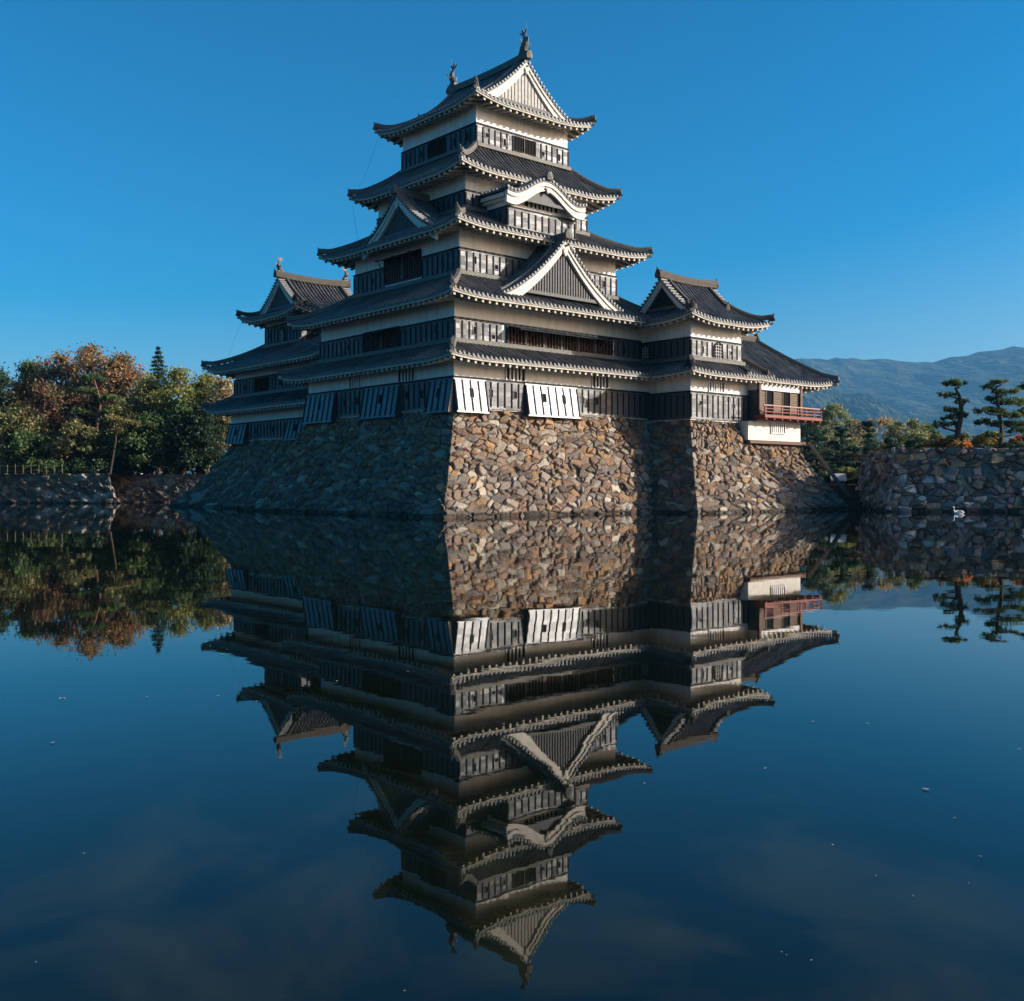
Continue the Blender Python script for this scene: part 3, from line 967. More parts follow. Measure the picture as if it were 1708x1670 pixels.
def voronoi(U, V, cw, ch, seed, small=0.5):
    """stones on a jittered, staggered grid -> (edge distance, id hash, du, dv)"""
    rng = np.random.default_rng(seed)
    N = 4096
    jx, jy, r1, r2, r3 = rng.random(N), rng.random(N), rng.random(N), rng.random(N), rng.random(N)
    sh = U.shape
    U, V = U.ravel(), V.ravel()
    j0, i0 = np.floor(V / ch).astype(int), None
    f1 = np.full(U.shape, 1e9)
    f2 = np.full(U.shape, 1e9)
    idd = np.zeros(U.shape, int)
    cu = np.zeros(U.shape)
    cvv = np.zeros(U.shape)
    for dj in (-2, -1, 0, 1, 2):
        j = j0 + dj
        off = 0.5 * (j % 2)
        i_ = np.floor(U / cw - off).astype(int)
        for di in (-2, -1, 0, 1, 2):
            i = i_ + di
            for k in (0, 1):
                h = (i * 7919 + j * 104729 + k * 611953) % N
                su = (i + off + 0.5 + (jx[h] - 0.5) * 0.95) * cw
                sv = (j + 0.5 + (jy[h] - 0.5) * 0.95) * ch
                w = (r1[h] - 0.5) * 0.62
                d = np.hypot((U - su) / cw * 1.0 + (V - sv) / ch * (r2[h] - 0.5) * 0.5, (V - sv) / ch * (0.85 + 0.5 * r3[h])) - w
                if k:
                    d = np.where(r2[h] < small, d + 0.20, 9e8)
                closer = d < f1
                f2 = np.where(closer, f1, np.minimum(f2, d))
                idd = np.where(closer, h, idd)
                cu = np.where(closer, su, cu)
                cvv = np.where(closer, sv, cvv)
                f1 = np.where(closer, d, f1)
    return (f2 - f1).reshape(sh), idd.reshape(sh), (U - cu).reshape(sh), (V - cvv).reshape(sh)


def vnoise(U, V, seed):
    rng = np.random.default_rng(seed)
    T = rng.random((64, 64))
    i, j = np.floor(U).astype(int), np.floor(V).astype(int)
    fu, fv = U - i, V - j
    fu, fv = fu * fu * (3 - 2 * fu), fv * fv * (3 - 2 * fv)
    g = lambda a, b: T[a % 64, b % 64]
    return (g(i, j) * (1 - fu) + g(i + 1, j) * fu) * (1 - fv) + (g(i, j + 1) * (1 - fu) + g(i + 1, j + 1) * fu) * fv


def stone_wall(name, top, ztop, flare, label, cat='stone wall', zbot=-0.6, power=1.3, res=0.055, cw=0.66, ch=0.43, seed=1, amp=0.19,
               pal=None, warm=0.7, cap_depth=0.0, endflare=(None, None), side=-1, vres=None, group=None, ztops=None, contrast=0.22):
    """battered dry-stone wall under the polyline `top` (world xy), outside is on the right of travel when side=-1"""
    top = np.array(top, float)
    n = len(top)
    seg = top[1:] - top[:-1]
    L = np.linalg.norm(seg, axis=1)
    T = seg / L[:, None]
    nr = np.stack([T[:, 1], -T[:, 0]], 1) * (1 if side < 0 else -1)
    mit = np.zeros_like(top)
    mit[0], mit[-1] = nr[0], nr[-1]
    for i in range(1, n - 1):
        s = nr[i - 1] + nr[i]
        mit[i] = s / (1 + nr[i - 1] @ nr[i])
    P, O, U, Z = [], [], [], []
    acc = 0
    zt_ = np.array(ztops if ztops is not None else [ztop] * n, float)
    for i in range(n - 1):
        k = max(2, int(L[i] * (1 + flare / max(L[i], 4)) / res))
        t = np.linspace(0, 1, k, endpoint=(i == n - 2))
        P.append(top[i] + t[:, None] * seg[i])
        O.append(mit[i] + t[:, None] * (mit[i + 1] - mit[i]))
        ex = 0.5 * flare * (mit[i + 1] - mit[i]) @ T[i]
        U.append(acc + t * (L[i] + ex))
        Z.append(zt_[i] + t * (zt_[i + 1] - zt_[i]))
        acc += L[i] + ex
    P, O, U, Z = np.vstack(P), np.vstack(O), np.concatenate(U), np.concatenate(Z)
    H = ztop - zbot
    SL = math.hypot(H, flare)
    m = int(SL / (vres or res))
    v = np.linspace(0, 1, m)              # 0 bottom, 1 top
    z = zbot + (Z[:, None] - zbot) * v[None, :]
    fr = flare * np.clip(1 - (z - 0) / np.maximum(Z[:, None], 0.1), 0, 1.2) ** power
    XY = P[:, None] + O[:, None] * fr[..., None]
    G = np.concatenate([XY, z[..., None]], -1)
    UU = np.repeat(U[:, None], m, 1)
    VV = np.repeat((v * SL)[None, :], len(U), 0)
    du = UU + 0.22 * (vnoise(UU * 1.9, VV * 1.9, seed + 5) - 0.5)
    dv = VV + 0.22 * (vnoise(UU * 1.9 + 31, VV * 1.9, seed + 6) - 0.5)
    e, idd, cu, cvv = voronoi(du, dv, cw, ch, seed)
    rng = np.random.default_rng(seed + 99)
    r = rng.random((4096, 6))
    plate = np.clip(e / 0.21, 0, 1)
    plate = 0.82 * plate * (2 - plate) + 0.18 * np.clip(e / 0.7, 0, 1)
    h = amp * (plate - 0.75) + plate * ((r[idd, 0] - 0.5) * amp * 1.1 + (cu * (r[idd, 1] - 0.5) + cvv * (r[idd, 2] - 0.5)) * 0.75)
    h += 0.05 * (vnoise(UU * 7, VV * 7, seed + 8) - 0.5) * plate + 0.18 * (vnoise(UU * .35, VV * .35, seed + 9) - 0.5)
    gu = np.gradient(G, axis=0)
    gv = np.gradient(G, axis=1)
    Nn = np.cross(gu, gv)
    Nn /= np.linalg.norm(Nn, axis=2, keepdims=True) + 1e-9
    outw = np.concatenate([O, np.zeros((len(O), 1))], 1)
    flip = np.sign((Nn * outw[:, None]).sum(-1, keepdims=True))
    Nn *= np.where(flip == 0, 1, flip)
    k = 3
    for _ in range(k):                       # round the corner normals
        Nn[1:-1] = (Nn[:-2] + Nn[1:-1] * 2 + Nn[2:]) / 4
    Nn /= np.linalg.norm(Nn, axis=2, keepdims=True) + 1e-9
    G = G + Nn * h[..., None]
    # colours: warm ochre stones towards the top, browner and greyer lower down
    pal = STONE_PAL if pal is None else pal
    vm_ = np.clip(VV / SL, 0, 1)
    pick = r[idd, 3]
    hi = np.array([0, 1, 2, 4, 0, 5, 1, 9, 0, 4, 7, 8])
    lo = np.array([2, 3, 8, 6, 2, 9, 3, 4, 1, 7, 5, 3])
    ph, pl = pal[hi[(pick * 12).astype(int) % 12]], pal[lo[(pick * 12).astype(int) % 12]]
    w = np.clip((vm_ + (r[idd, 4] - 0.5) * 0.5 - 0.35) / 0.35, 0, 1)[..., None] * warm
    C = pl * (1 - w) + ph * w
    wet = np.clip((G[..., 2] - 0.10 - 0.16 * vnoise(UU * 1.3, VV * 0.2, seed + 12)) / 0.10, 0, 1)[..., None]
    C = C * (0.34 + 0.66 * wet)
    C = C * np.array([0.72, 0.67, 0.62]) * (1 + contrast * (r[idd, 5] - 0.5) * 2)[..., None]
    mb = MB()
    if side < 0:
        mb.grid(G, 0, C.reshape(-1, 3))
    else:
        mb.grid(G, 0, C.reshape(-1, 3))
    if cap_depth:
        back = P - O / (np.linalg.norm(O, axis=1, keepdims=True) + 1e-9) * cap_depth
        tp = np.stack([G[:, -1], np.concatenate([back, Z[:, None] + 0.0 * P[:, :1]], 1)], 1)
        mb.grid(tp, 0, np.repeat(C[:, -1:], 2, 1).reshape(-1, 3))
    o = mb.build(name, [M['stone']], None, smooth=False, cname='stone')
    return tag(o, label, cat, group)


def Wl(pts):
    return [tuple(W(a, b)[:2]) for a, b in pts]

# ================================================================== SETTING
def water_material():
    m = bpy.data.materials.new('moat_water')
    m.use_nodes = True
    t = m.node_tree
    p = t.nodes['Principled BSDF']
    p.inputs['Roughness'].default_value = 0.012
    p.inputs['IOR'].default_value = 1.333
    p.inputs['Specular IOR Level'].default_value = 0.5
    tc = t.nodes.new('ShaderNodeTexCoord')
    # silt and weed seen through the shallow water
    mp = t.nodes.new('ShaderNodeMapping')
    mp.inputs['Scale'].default_value = (0.8, 0.55, 1)
    t.links.new(tc.outputs['Object'], mp.inputs[0])
    nz = t.nodes.new('ShaderNodeTexNoise')
    nz.inputs['Scale'].default_value = 1.1
    nz.inputs['Detail'].default_value = 5
    nz.inputs['Roughness'].default_value = 0.6
    nz.inputs['Distortion'].default_value = 0.6
    t.links.new(mp.outputs[0], nz.inputs['Vector'])
    rp = t.nodes.new('ShaderNodeValToRGB')
    rp.color_ramp.elements[0].position = 0.44
    rp.color_ramp.elements[0].color = (0.0028, 0.0048, 0.0030, 1)
    rp.color_ramp.elements[1].position = 0.70
    rp.color_ramp.elements[1].color = (0.021, 0.0215, 0.008, 1)
    # the silt shelf lies close to the near bank
    sx = t.nodes.new('ShaderNodeSeparateXYZ')
    t.links.new(tc.outputs['Object'], sx.inputs[0])
    ms = t.nodes.new('ShaderNodeMapRange')
    ms.inputs['From Min'].default_value = 15
    ms.inputs['From Max'].default_value = 4.5
    t.links.new(sx.outputs['Y'], ms.inputs['Value'])
    mul = t.nodes.new('ShaderNodeMath')
    mul.operation = 'MULTIPLY'
    t.links.new(nz.outputs['Fac'], mul.inputs[0])
    t.links.new(ms.outputs[0], mul.inputs[1])
    t.links.new(mul.outputs[0], rp.inputs[0])
    t.links.new(rp.outputs[0], p.inputs['Base Color'])
    # ripples: broad slow swell plus fine wind ripple
    n1 = t.nodes.new('ShaderNodeTexNoise')
    n1.inputs['Scale'].default_value = 0.55
    n1.inputs['Detail'].default_value = 2
    n2 = t.nodes.new('ShaderNodeTexNoise')
    n2.inputs['Scale'].default_value = 3.2
    n2.inputs['Detail'].default_value = 3
    mp2 = t.nodes.new('ShaderNodeMapping')
    mp2.inputs['Scale'].default_value = (0.6, 1.0, 1)
    mp2.inputs['Rotation'].default_value = (0, 0, 0.3)
    t.links.new(tc.outputs['Object'], mp2.inputs[0])
    t.links.new(mp2.outputs[0], n1.inputs['Vector'])
    t.links.new(mp2.outputs[0], n2.inputs['Vector'])
    b1 = t.nodes.new('ShaderNodeBump')
    b1.inputs['Strength'].default_value = 1.0
    b1.inputs['Distance'].default_value = 0.0024
    t.links.new(n1.outputs['Fac'], b1.inputs['Height'])
    b2 = t.nodes.new('ShaderNodeBump')
    b2.inputs['Strength'].default_value = 1.0
    b2.inputs['Distance'].default_value = 0.00032
    t.links.new(n2.outputs['Fac'], b2.inputs['Height'])
    t.links.new(b1.outputs[0], b2.inputs['Normal'])
    t.links.new(b2.outputs[0], p.inputs['Normal'])
    return m


M['water'] = water_material()
mb = MB()
mb.add([(-400, -12, 0), (400, -12, 0), (400, 140, 0), (-400, 140, 0)], [(0, 1, 2, 3)])
structure(mb.build('moat_water', M['water']))

# ground: inside the walls and out to the horizon
edge = [(-400, 110, 3.0), (-41.7, 109.2, 3.0), (-41.0, 114.2, 3.0), (-20, 114, 3.0), (-8, 103, 3.2), (10, 97, 3.4), (22, 94, 2.4), (25.6, 90, 1.6),
        (29.0, 87, 2.5), (28.3, 75.6, 4.3), (60, 70.2, 4.25), (61, 40, 4.0), (61, -60, 4.0), (600, -60, 4.0)]
far = [(-9000, 14000), (-4000, 14000), (-3000, 14000), (-1500, 14000), (-500, 14000), (300, 14000), (1000, 14000), (1500, 14000), (2200, 14000), (4000, 14000), (8000, 14000), (12000, 9000), (14000, 3000), (14000, -60)]
mb = MB()
V = [(x, y, z) for x, y, z in edge] + [(x, y, 3.0) for x, y in far]
n = len(edge)
mb.add(V, [(i, i + 1, n + i + 1, n + i) for i in range(n - 1)])
structure(mb.build('ground', M['soil']))
mb = MB()
V = [(-9000, -9000, 0.9), (14000, -9000, 0.9), (14000, -60.1, 0.9), (-9000, -60.1, 0.9)]
mb.add(V, [(0, 1, 2, 3)])
mb.add([(-400, -60, 0.9), (60.8, -60, 0.9), (60.8, 0.6, 0.75), (-400, 0.6, 0.75), (60.8, 2.6, -0.4), (-400, 2.6, -0.4)], [(0, 1, 2, 3), (3, 2, 4, 5)])
structure(mb.build('bank', M['soil']))


mb = MB()
mb.box(14, 29.3, 86.2, 101, -0.6, 1.62)
structure(mb.build('terrace', M['soil']))


# mountains: a long range and a nearer spur, real hills kilometres away
def hill_material(name, c1, c2, sc):
    m = mat(name, c1, 0.95, 0.05, (sc, 1.0, c2), (sc * 3, 0.8, 25.0))
    return m


M['hill'] = hill_material('wooded_hillside', (0.010, 0.018, 0.010), (0.075, 0.078, 0.035), 0.009)


def range_mesh(name, crest, ybase, depth, rough, seed):
    """crest: list of (x,y,z) along the skyline; slopes fall towards the viewer with gullies and spurs"""
    cr = np.array(crest, float)
    s = np.concatenate([[0], np.cumsum(np.linalg.norm(np.diff(cr[:, :2], axis=0), axis=1))])
    N, K = 320, 70
    t = np.linspace(0, s[-1], N)
    cx, cy, cz = (np.interp(t, s, cr[:, i]) for i in range(3))
    # smooth the polyline a little
    for _ in range(6):
        cz[1:-1] = (cz[:-2] + 2 * cz[1:-1] + cz[2:]) / 4
    v = np.linspace(-0.35, 1, K)
    T, Vv = np.meshgrid(t, v, indexing='ij')
    fall = np.where(Vv >= 0, (1 - np.clip(Vv, 0, 1)) ** 1.25, 1 + Vv * 1.2)
    X = cx[:, None] + 0 * Vv
    Y = cy[:, None] - Vv * depth
    Z = 3 + (cz[:, None] - 3) * fall
    f = 1 / (depth * 0.22)
    nz = (vnoise(T * f, Vv * 1.6 + 3, seed) - 0.5) * 1.0 + (vnoise(T * f * 2.3, Vv * 4, seed + 1) - 0.5) * 0.5 + (vnoise(T * f * 6, Vv * 11, seed + 2) - 0.5) * 0.2
    Z += nz * rough * np.sin(np.clip(Vv + 0.12, 0, 1) * math.pi) ** 0.7
    Z += (vnoise(T * f * 60, Vv * 90, seed + 3) - 0.5) * 9 + (vnoise(T * f * 25, Vv * 37, seed + 4) - 0.5) * 9
    mb = MB()
    mb.grid(np.stack([X, Y, Z], -1))
    return structure(mb.build(name, M['hill'], smooth=False))


def sky_pt(x, y, Y):
    return ((x - 854) * Y / 1748, Y, 1.95 + (808 - y) * Y / 1748)


range_mesh('mountain', [(-6000, 5600, 120), (-2600, 5600, 130), (-900, 5500, 160), (200, 5400, 330), (900, 5400, 520)] +
           [sky_pt(x, y, 5400) for x, y in [(1180, 612), (1250, 606), (1340, 605), (1370, 602), (1410, 601), (1460, 604), (1500, 608), (1522, 610), (1545, 603), (1562, 599), (1600, 598), (1630, 594), (1665, 590), (1708, 587), (1790, 592), (1900, 600), (2100, 640), (2600, 690), (3600, 740)]],
           0, 2300, 150, 3)
range_mesh('mountain', [sky_pt(x, y, 3900) for x, y in [(700, 780), (1000, 720), (1150, 690), (1240, 650), (1300, 636), (1345, 638), (1400, 652), (1450, 668), (1500, 690), (1545, 715), (1600, 750), (1700, 790)]], 0, 1100, 70, 9)

# air between here and the mountains
hz = MB()
hz.box(-8500, 13000, -200, 9000, -1.7, 800)
M['haze'] = bpy.data.materials.new('haze')
M['haze'].use_nodes = True
_t = M['haze'].node_tree
_t.nodes.remove(_t.nodes['Principled BSDF'])
_v = _t.nodes.new('ShaderNodeVolumePrincipled')
_v.inputs['Color'].default_value = (0.18, 0.56, 1.0, 1)
_v.inputs['Density'].default_value = 0.000072
_v.inputs['Anisotropy'].default_value = 0.0
_t.links.new(_v.outputs[0], _t.nodes['Material Output'].inputs['Volume'])
o = hz.build('haze', M['haze'])
o['kind'] = 'stuff'

# ================================================================== STONE BASES
stone_wall('stone_base', Wl([(9, 18.4), (0, 18.3), (0, 0), (20.5, 0)]), 6.70, 3.6,
           'tall battered stone base under the main tower with one sunlit ochre face', 'stone base', seed=3, res=0.042, side=-1, cap_depth=2.0)
stone_wall('stone_base', Wl([(18.05, 6), (18.05, -3.94), (24.0, -3.94), (24.0, 3)]), 6.53, 3.5,
           'narrow stone base jutting forward under the two-storey side turret', 'stone base', seed=14, res=0.042, side=-1, cap_depth=2.0)
stone_wall('stone_base', Wl([(22.0, -4.55), (30.5, -4.55), (30.5, 6)]), 4.95, 2.9,
           'lower stone base under the white foot wall of the red-railed pavilion', 'stone base', seed=23, res=0.042, side=-1, cap_depth=2.0)
stone_wall('stone_base', Wl([(12, 35.6), (2.5, 35.5), (2.5, 12)]), 5.70, 3.9,
           'shaded stone base under the small tower at the left', 'stone base', seed=31, res=0.075, side=-1, cap_depth=2.0)

GREY_PAL = STONE_PAL * np.array([0.85, 0.95, 1.1]) * 1.45
stone_wall('moat_wall', [(-75, 114.0), (-41.6, 108.0), (-46.5, 115.0), (-17, 112.0)], 3.05, 0.75,
           'low stone moat wall below the autumn grove at the left', seed=41, res=0.11, cw=0.75, ch=0.5, side=-1, cap_depth=1.5, zbot=-0.4, warm=0.6, contrast=0.5, pal=STONE_PAL * 0.95)
stone_wall('garden_wall', [(28.7, 86), (27.4, 75.2), (60, 69.9)], 4.42, 0.75,
           'grey stone wall at the right with clipped pines on top', seed=52, res=0.055, cw=0.72, ch=0.5, side=-1, cap_depth=1.2, pal=GREY_PAL, warm=0.4, zbot=-0.4, ztops=[4.3, 4.6, 4.2], amp=0.2, contrast=0.6)

# ================================================================== MAIN TOWER
keep = castle_thing('castle_keep', 'tall five-roofed black and white castle tower in the middle', 'castle tower', 9, 9, 6.7)
rect1 = (0, 19.4, 0, 17.66)
rect2 = (0.67, 19.0, 0.8, 16.95)
rect3 = (2.4, 17.2, 2.5, 15.0)
rect4 = (3.8, 15.2, 3.6, 14.0)
rect5 = (5.45, 14.15, 4.5, 13.2)
storey(keep, rect1, 6.68, 10.2, 6.78, 8.60)
storey(keep, rect2, 10.0, 13.9, 11.06, 12.45, skip={'R': [(4.55, 15.24)], 'L': [(6.7, 11.1)]})
storey(keep, rect3, 13.5, 18.9, 15.86, 17.38, skip={'L': [(6.6, 11.1)]})
storey(keep, rect4, 18.0, 23.2, 20.45, 21.62)
storey(keep, rect5, 22.5, 28.6, 25.32, 26.72, skip={'R': [(8.8, 9.8, 25.55, 26.58), (9.92, 10.92, 25.55, 26.58)], 'L': [(7.8, 8.76, 25.55, 26.62), (8.95, 9.85, 25.55, 26.62)]}, batten=0.55)

skirt_roof(keep, (-1.35, 19.5, -1.5, 19.4), (0.67, 18.2, 0.8, 16.95), 9.78, 10.98, lift=0.26, hips='LR,NL', under_run=1.5)
skirt_roof(keep, (-1.0, 19.3, -1.1, 18.6), (2.4, 17.2, 2.5, 15.0), 13.72, 15.74, lift=0.28, hips='LR,NL,RE', under_run=1.8)
skirt_roof(keep, (0.76, 18.76, 0.6, 17.07), (3.8, 15.2, 3.6, 14.0), 18.68, 20.38, lift=0.32, under_run=1.85)
skirt_roof(keep, (2.07, 16.86, 1.9, 15.0), (5.45, 14.15, 4.5, 13.2), 22.82, 25.22, lift=0.42, under_run=1.7)
irimoya_roof(keep, 3.05, 14.85, 4.23, 15.3, 28.10, 32.1, 4.4, 12.6, 'b', lift=0.45, under_run=1.4, panel0='white', panel1='white', bw=0.62, pend=0.55, slope0=0.34, bar=0.3, ridge_h=0.45)
fish_finial(keep, 9.76, 4.35, 32.78, (0, 1), 1.1)
fish_finial(keep, 9.76, 12.65, 32.78, (0, -1), 1.1)

# large gable on the lit face, gable on the shaded face
dormer_gable(keep, lambda q, o, z: (9.45 + q, 0.15 - o, z), 5.55, 14.25, 18.55, 4.0, 14.62, overhang=0.35, bw=0.62, pend=0.72, orn=1.1, concave=0.46)
dormer_gable(keep, lambda q, o, z: (1.45 - o, 7.8 + q, z), 4.35, 18.75, 21.75, 4.2, 19.05, overhang=0.35, bw=0.55, pend=0.62, orn=0.9, concave=0.42)
# the same gables stand on the hidden sides
dormer_gable(keep, lambda q, o, z: (9.45 - q, 17.4 + o, z), 5.2, 14.3, 18.2, 3.5, 14.6, overhang=0.35, bw=0.6, pend=0.7)

# bay with a cusped gable
bay = MB()
bay.box(5.55, 11.75, 1.35, 4.0, 18.7, 21.75)
bayo = bay.build('bay', [M['plaster']], keep)
bc = MB()
for face, plane, u0, u1 in (('R', 1.35, 5.55, 11.75), ('L', 5.55, 1.35, 3.8), ('E', 11.75, 1.35, 3.8)):
    p_ = 0.07 if face == 'R' else 0.067
    fbox(bc, face, plane, u0 - p_, u1 + p_, 0, p_, 19.12, 20.42, 0)
    fbox(bc, face, plane, u0 - 0.1, u1 + 0.1, 0, p_ + 0.05, 20.40, 20.5, 1)
    n = int(round((u1 - u0) / 0.6))
    for i in range(n + 1):
        u = u0 + (u1 - u0) * i / n
        fbox(bc, face, plane, u - 0.05, u + 0.05, p_, p_ + 0.055, 19.2, 20.25, 1)
bc.build('board_cladding', [M['boards'], M['trim']], bayo)
KC, KW = 8.5, 3.6


def kprof(q):
    s = np.clip(np.abs(q) / KW, 0, 1)
    return 21.28 + 1.22 * (0.5 + 0.5 * np.cos(np.pi * np.clip(s / 0.84, 0, 1))) + 0.12 * np.clip((s - 0.8) / 0.2, 0, 1) ** 2


def kframe(q, o, z):
    return (KC + q, 0.9 - o, z)


km, kr = MB(), MB()
for sg in (-1, 1):
    def F(U, V, sg=sg):
        q = sg * KW * (1 - V)
        return np.stack([KC + q + 0 * U, 0.9 - U, kprof(q) + 0.1 + 0 * U], -1)
    tile_slope(km, F, -3.0, 0.35, lambda u: np.ones_like(u), 16, out=(sg, 0, 0))
ridge_sweep(kr, [(KC, 3.8, 22.62), (KC, 2.0, 22.62), (KC, 0.55, 22.66)], 0.15, 0.28)
ogre_tile(kr, (KC, 0.42, 22.66), (0, -1), 0.9)
kro = km.build('cusped_roof', TILES, keep)
kr.build('ridge', [M['ridge']], kro)
gable_front(keep, kframe, kprof, KW, 20.9, bw=0.62, overhang=0.35, panel='white', pend=0.42, name='cusped_gable', bar=9.0)
# side eaves of the bay roof
for sg in (-1, 1):
    ke = MB()
    x = KC + sg * (KW - 0.12)
    ke.box(min(x, x - sg * 0.15), max(x, x - sg * 0.15), 0.62, 3.8, 21.0, 21.26)
    ke.box(min(x - sg * .2, x - sg * 1.0), max(x - sg * .2, x - sg * 1.0), 0.75, 3.8, 20.82, 21.02)
    ke.build('eave', [M['white']], kro)
lattice_window(keep, 'R', 1.35, 7.1, 10.1, 20.72, 21.5, 7, o=0.0, fw=0.0, barw=0.09, depth=0.07)

# windows and openings of the tower
for u0, u1, z0, z1, nb in ((4.27, 5.85, 8.72, 9.55, 4), (12.2, 13.75, 8.72, 9.5, 4)):
    lattice_window(keep, 'R', 0.0, u0, u1, z0, z1, nb, barw=0.07)
for u0, u1 in ((10.5, 11.85), (4.1, 5.9)):
    lattice_window(keep, 'L', 0.0, u0, u1, 8.72, 9.6, 4, barw=0.07)
stone_drop(keep, 'R', 0.0, -0.12, 2.45, 8.6, 6.42, loops=(1.2,))
stone_drop(keep, 'R', 0.0, 5.8, 10.55, 8.6, 6.42, loops=(7.4, 9.2))
stone_drop(keep, 'L', 0.0, -0.12, 2.3, 8.6, 6.42, loops=(1.2,))
stone_drop(keep, 'L', 0.0, 5.6, 9.9, 8.6, 6.42, loops=(7.7,))
stone_drop(keep, 'L', 0.0, 13.6, 17.7, 8.6, 6.42, loops=(15.6,))
for u in (2.97, 5.0, 11.2, 12.6):
    loophole(keep, 'R', 0.0, u, 7.75)
for u in (3.3, 4.9, 10.9, 12.5):
    loophole(keep, 'L', 0.0, u, 7.75)
propped_shutter(keep, 'R', 0.8, 5.0, 14.9, 12.35, 1.15, 0.30, 5, 11.15)
propped_shutter(keep, 'L', 0.67, 6.85, 10.95, 12.5, 1.15, 0.30, 1, 11.05)
propped_shutter(keep, 'L', 2.4, 6.75, 10.95, 17.95, 0.9, 0.25, 1, 16.25)
for u, z, tl in ((2.25, 11.8, True), (3.8, 11.5, False), (16.2, 11.7, True)):
    loophole(keep, 'R', 0.8, u, z, tl)
for u, z in ((2.6, 11.9), (13.0, 11.8)):
    loophole(keep, 'L', 0.67, u, z)
for u, z, tl in ((3.65, 16.75, True), (5.5, 16.55, False), (15.9, 16.7, True)):
    loophole(keep, 'R', 2.5, u, z, tl)
for u in (4.2, 12.6):
    loophole(keep, 'L', 2.4, u, 16.65)
for u, z, tl in ((6.35, 26.1, False), (7.95, 25.95, True), (11.6, 25.9, False), (13.2, 25.95, True)):
    loophole(keep, 'R', 4.5, u, z, tl)
for u in (12.2, 10.75, 5.4, 6.8):
    loophole(keep, 'L', 5.45, u, 26.05)
for u0, u1 in ((8.88, 9.74), (9.97, 10.85)):
    lattice_window(keep, 'R', 4.5, u0, u1, 25.62, 26.55, 5, o=0.0, frame='bars', bar='bars', barw=0.03, depth=0.12, fw=0.06)
for u0, u1 in ((9.02, 9.78), (7.88, 8.7)):
    lattice_window(keep, 'L', 5.45, u0, u1, 25.6, 26.6, 4, o=0.0, frame='bars', bar='bars', barw=0.03, depth=0.12, fw=0.06)
for a_, b_, a2, b2, z1, z2 in ((4.3, 14.8, 2.3, 14.9, 27.9, 23.1), (2.1, 14.9, 1.0, 12.4, 22.6, 19.3)):
    wv = MB()
    wv.tube([(a_, b_, z1), ((a_ + a2) / 2, (b_ + b2) / 2, (z1 + z2) / 2 - 0.1), (a2, b2, z2)], 0.008, 4)
    wv.build('lightning_wire', [M['iron']], keep)

# ================================================================== SIDE TURRET (right)
tur = castle_thing('side_turret', 'two-storey side turret with a brown-ridged gabled roof, to the right of the main tower', 'turret', 21.5, 0, 6.5)
tr1 = (18.06, 24.7, -3.94, 4)
tr2 = (18.07, 23.89, -3.94, 1.1)
storey(tur, tr1, 6.5, 10.0, 6.62, 8.48)
storey(tur, tr2, 9.9, 13.8, 11.0, 12.28)
skirt_roof(tur, (16.72, 26.2, -5.25, 5), (18.07, 23.89, -3.94, 1.1), 9.80, 10.80, lift=0.2, hips='LR', under_run=1.3)
irimoya_roof(tur, 16.62, 25.75, -5.25, 2.35, 13.55, 16.75, 18.0, 23.55, 'a', lift=0.42, under_run=1.3, ridgemat='ridge_brown', ridge_h=0.5, panel0='dark', panel1='dark', bw=0.42, pend=0.42, slope0=0.5)
for u, z, tl in ((19.3, 11.55, True), (22.6, 11.55, False)):
    loophole(tur, 'R', -3.94, u, z, tl)
for u, z, tl in ((19.1, 7.75, False), (22.9, 7.7, False)):
    loophole(tur, 'R', -3.94, u, z, tl)
lattice_window(tur, 'R', -3.94, 20.1, 21.75, 8.65, 9.3, 5, barw=0.08)


def arched_window(parent, face, plane, uc, z0, w, h, o=0.07):
    """bell-shaped window with a grid of bars"""
    mb, lb = MB(), MB()
    prof = [(-0.5, 0), (-0.47, 0.35), (-0.44, 0.6), (-0.36, 0.8), (-0.2, 0.93), (0, 1.0), (0.2, 0.93), (0.36, 0.8), (0.44, 0.6), (0.47, 0.35), (0.5, 0)]
    P = lambda x, oo, z: fpt(face, plane, uc + x * w, oo, z0 + z * h)
    n = len(prof)
    mb.add([P(x, o + 0.02, z) for x, z in prof] + [P(0, o + 0.02, 0.4)], T=[(i, i + 1, n) for i in range(n - 1)] + [(n - 1, 0, n)], mi=1)
    for i in range(n - 1):
        (x0, y0), (x1, y1) = prof[i], prof[i + 1]
        k = 1.2
        mb.box8([P(x0, o, y0), P(x0 * k, o, y0 * 1.05), P(x0 * k, o + 0.09, y0 * 1.05), P(x0, o + 0.09, y0), P(x1, o, y1), P(x1 * k, o, y1 * 1.05), P(x1 * k, o + 0.09, y1 * 1.05), P(x1, o + 0.09, y1)], 0)
    wo = mb.build('window', [M['trim'], M['dark']], parent)
    for i in range(1, 4):
        x = -0.5 + i / 4
        fbox(lb, face, plane, uc + x * w - 0.025, uc + x * w + 0.025, o + 0.03, o + 0.07, z0, z0 + h * (0.8 if i != 2 else 0.95))
    for j in range(1, 5):
        z = z0 + h * j / 5.2
        fbox(lb, face, plane, uc - 0.42 * w, uc + 0.42 * w, o + 0.035, o + 0.068, z - 0.022, z + 0.022)
    lb.build('lattice', [M['slat_white']], wo)


arched_window(tur, 'R', -3.94, 21.05, 11.1, 0.95, 1.12)
arched_window(tur, 'L', 18.07, 0.2, 11.1, 0.9, 1.1)

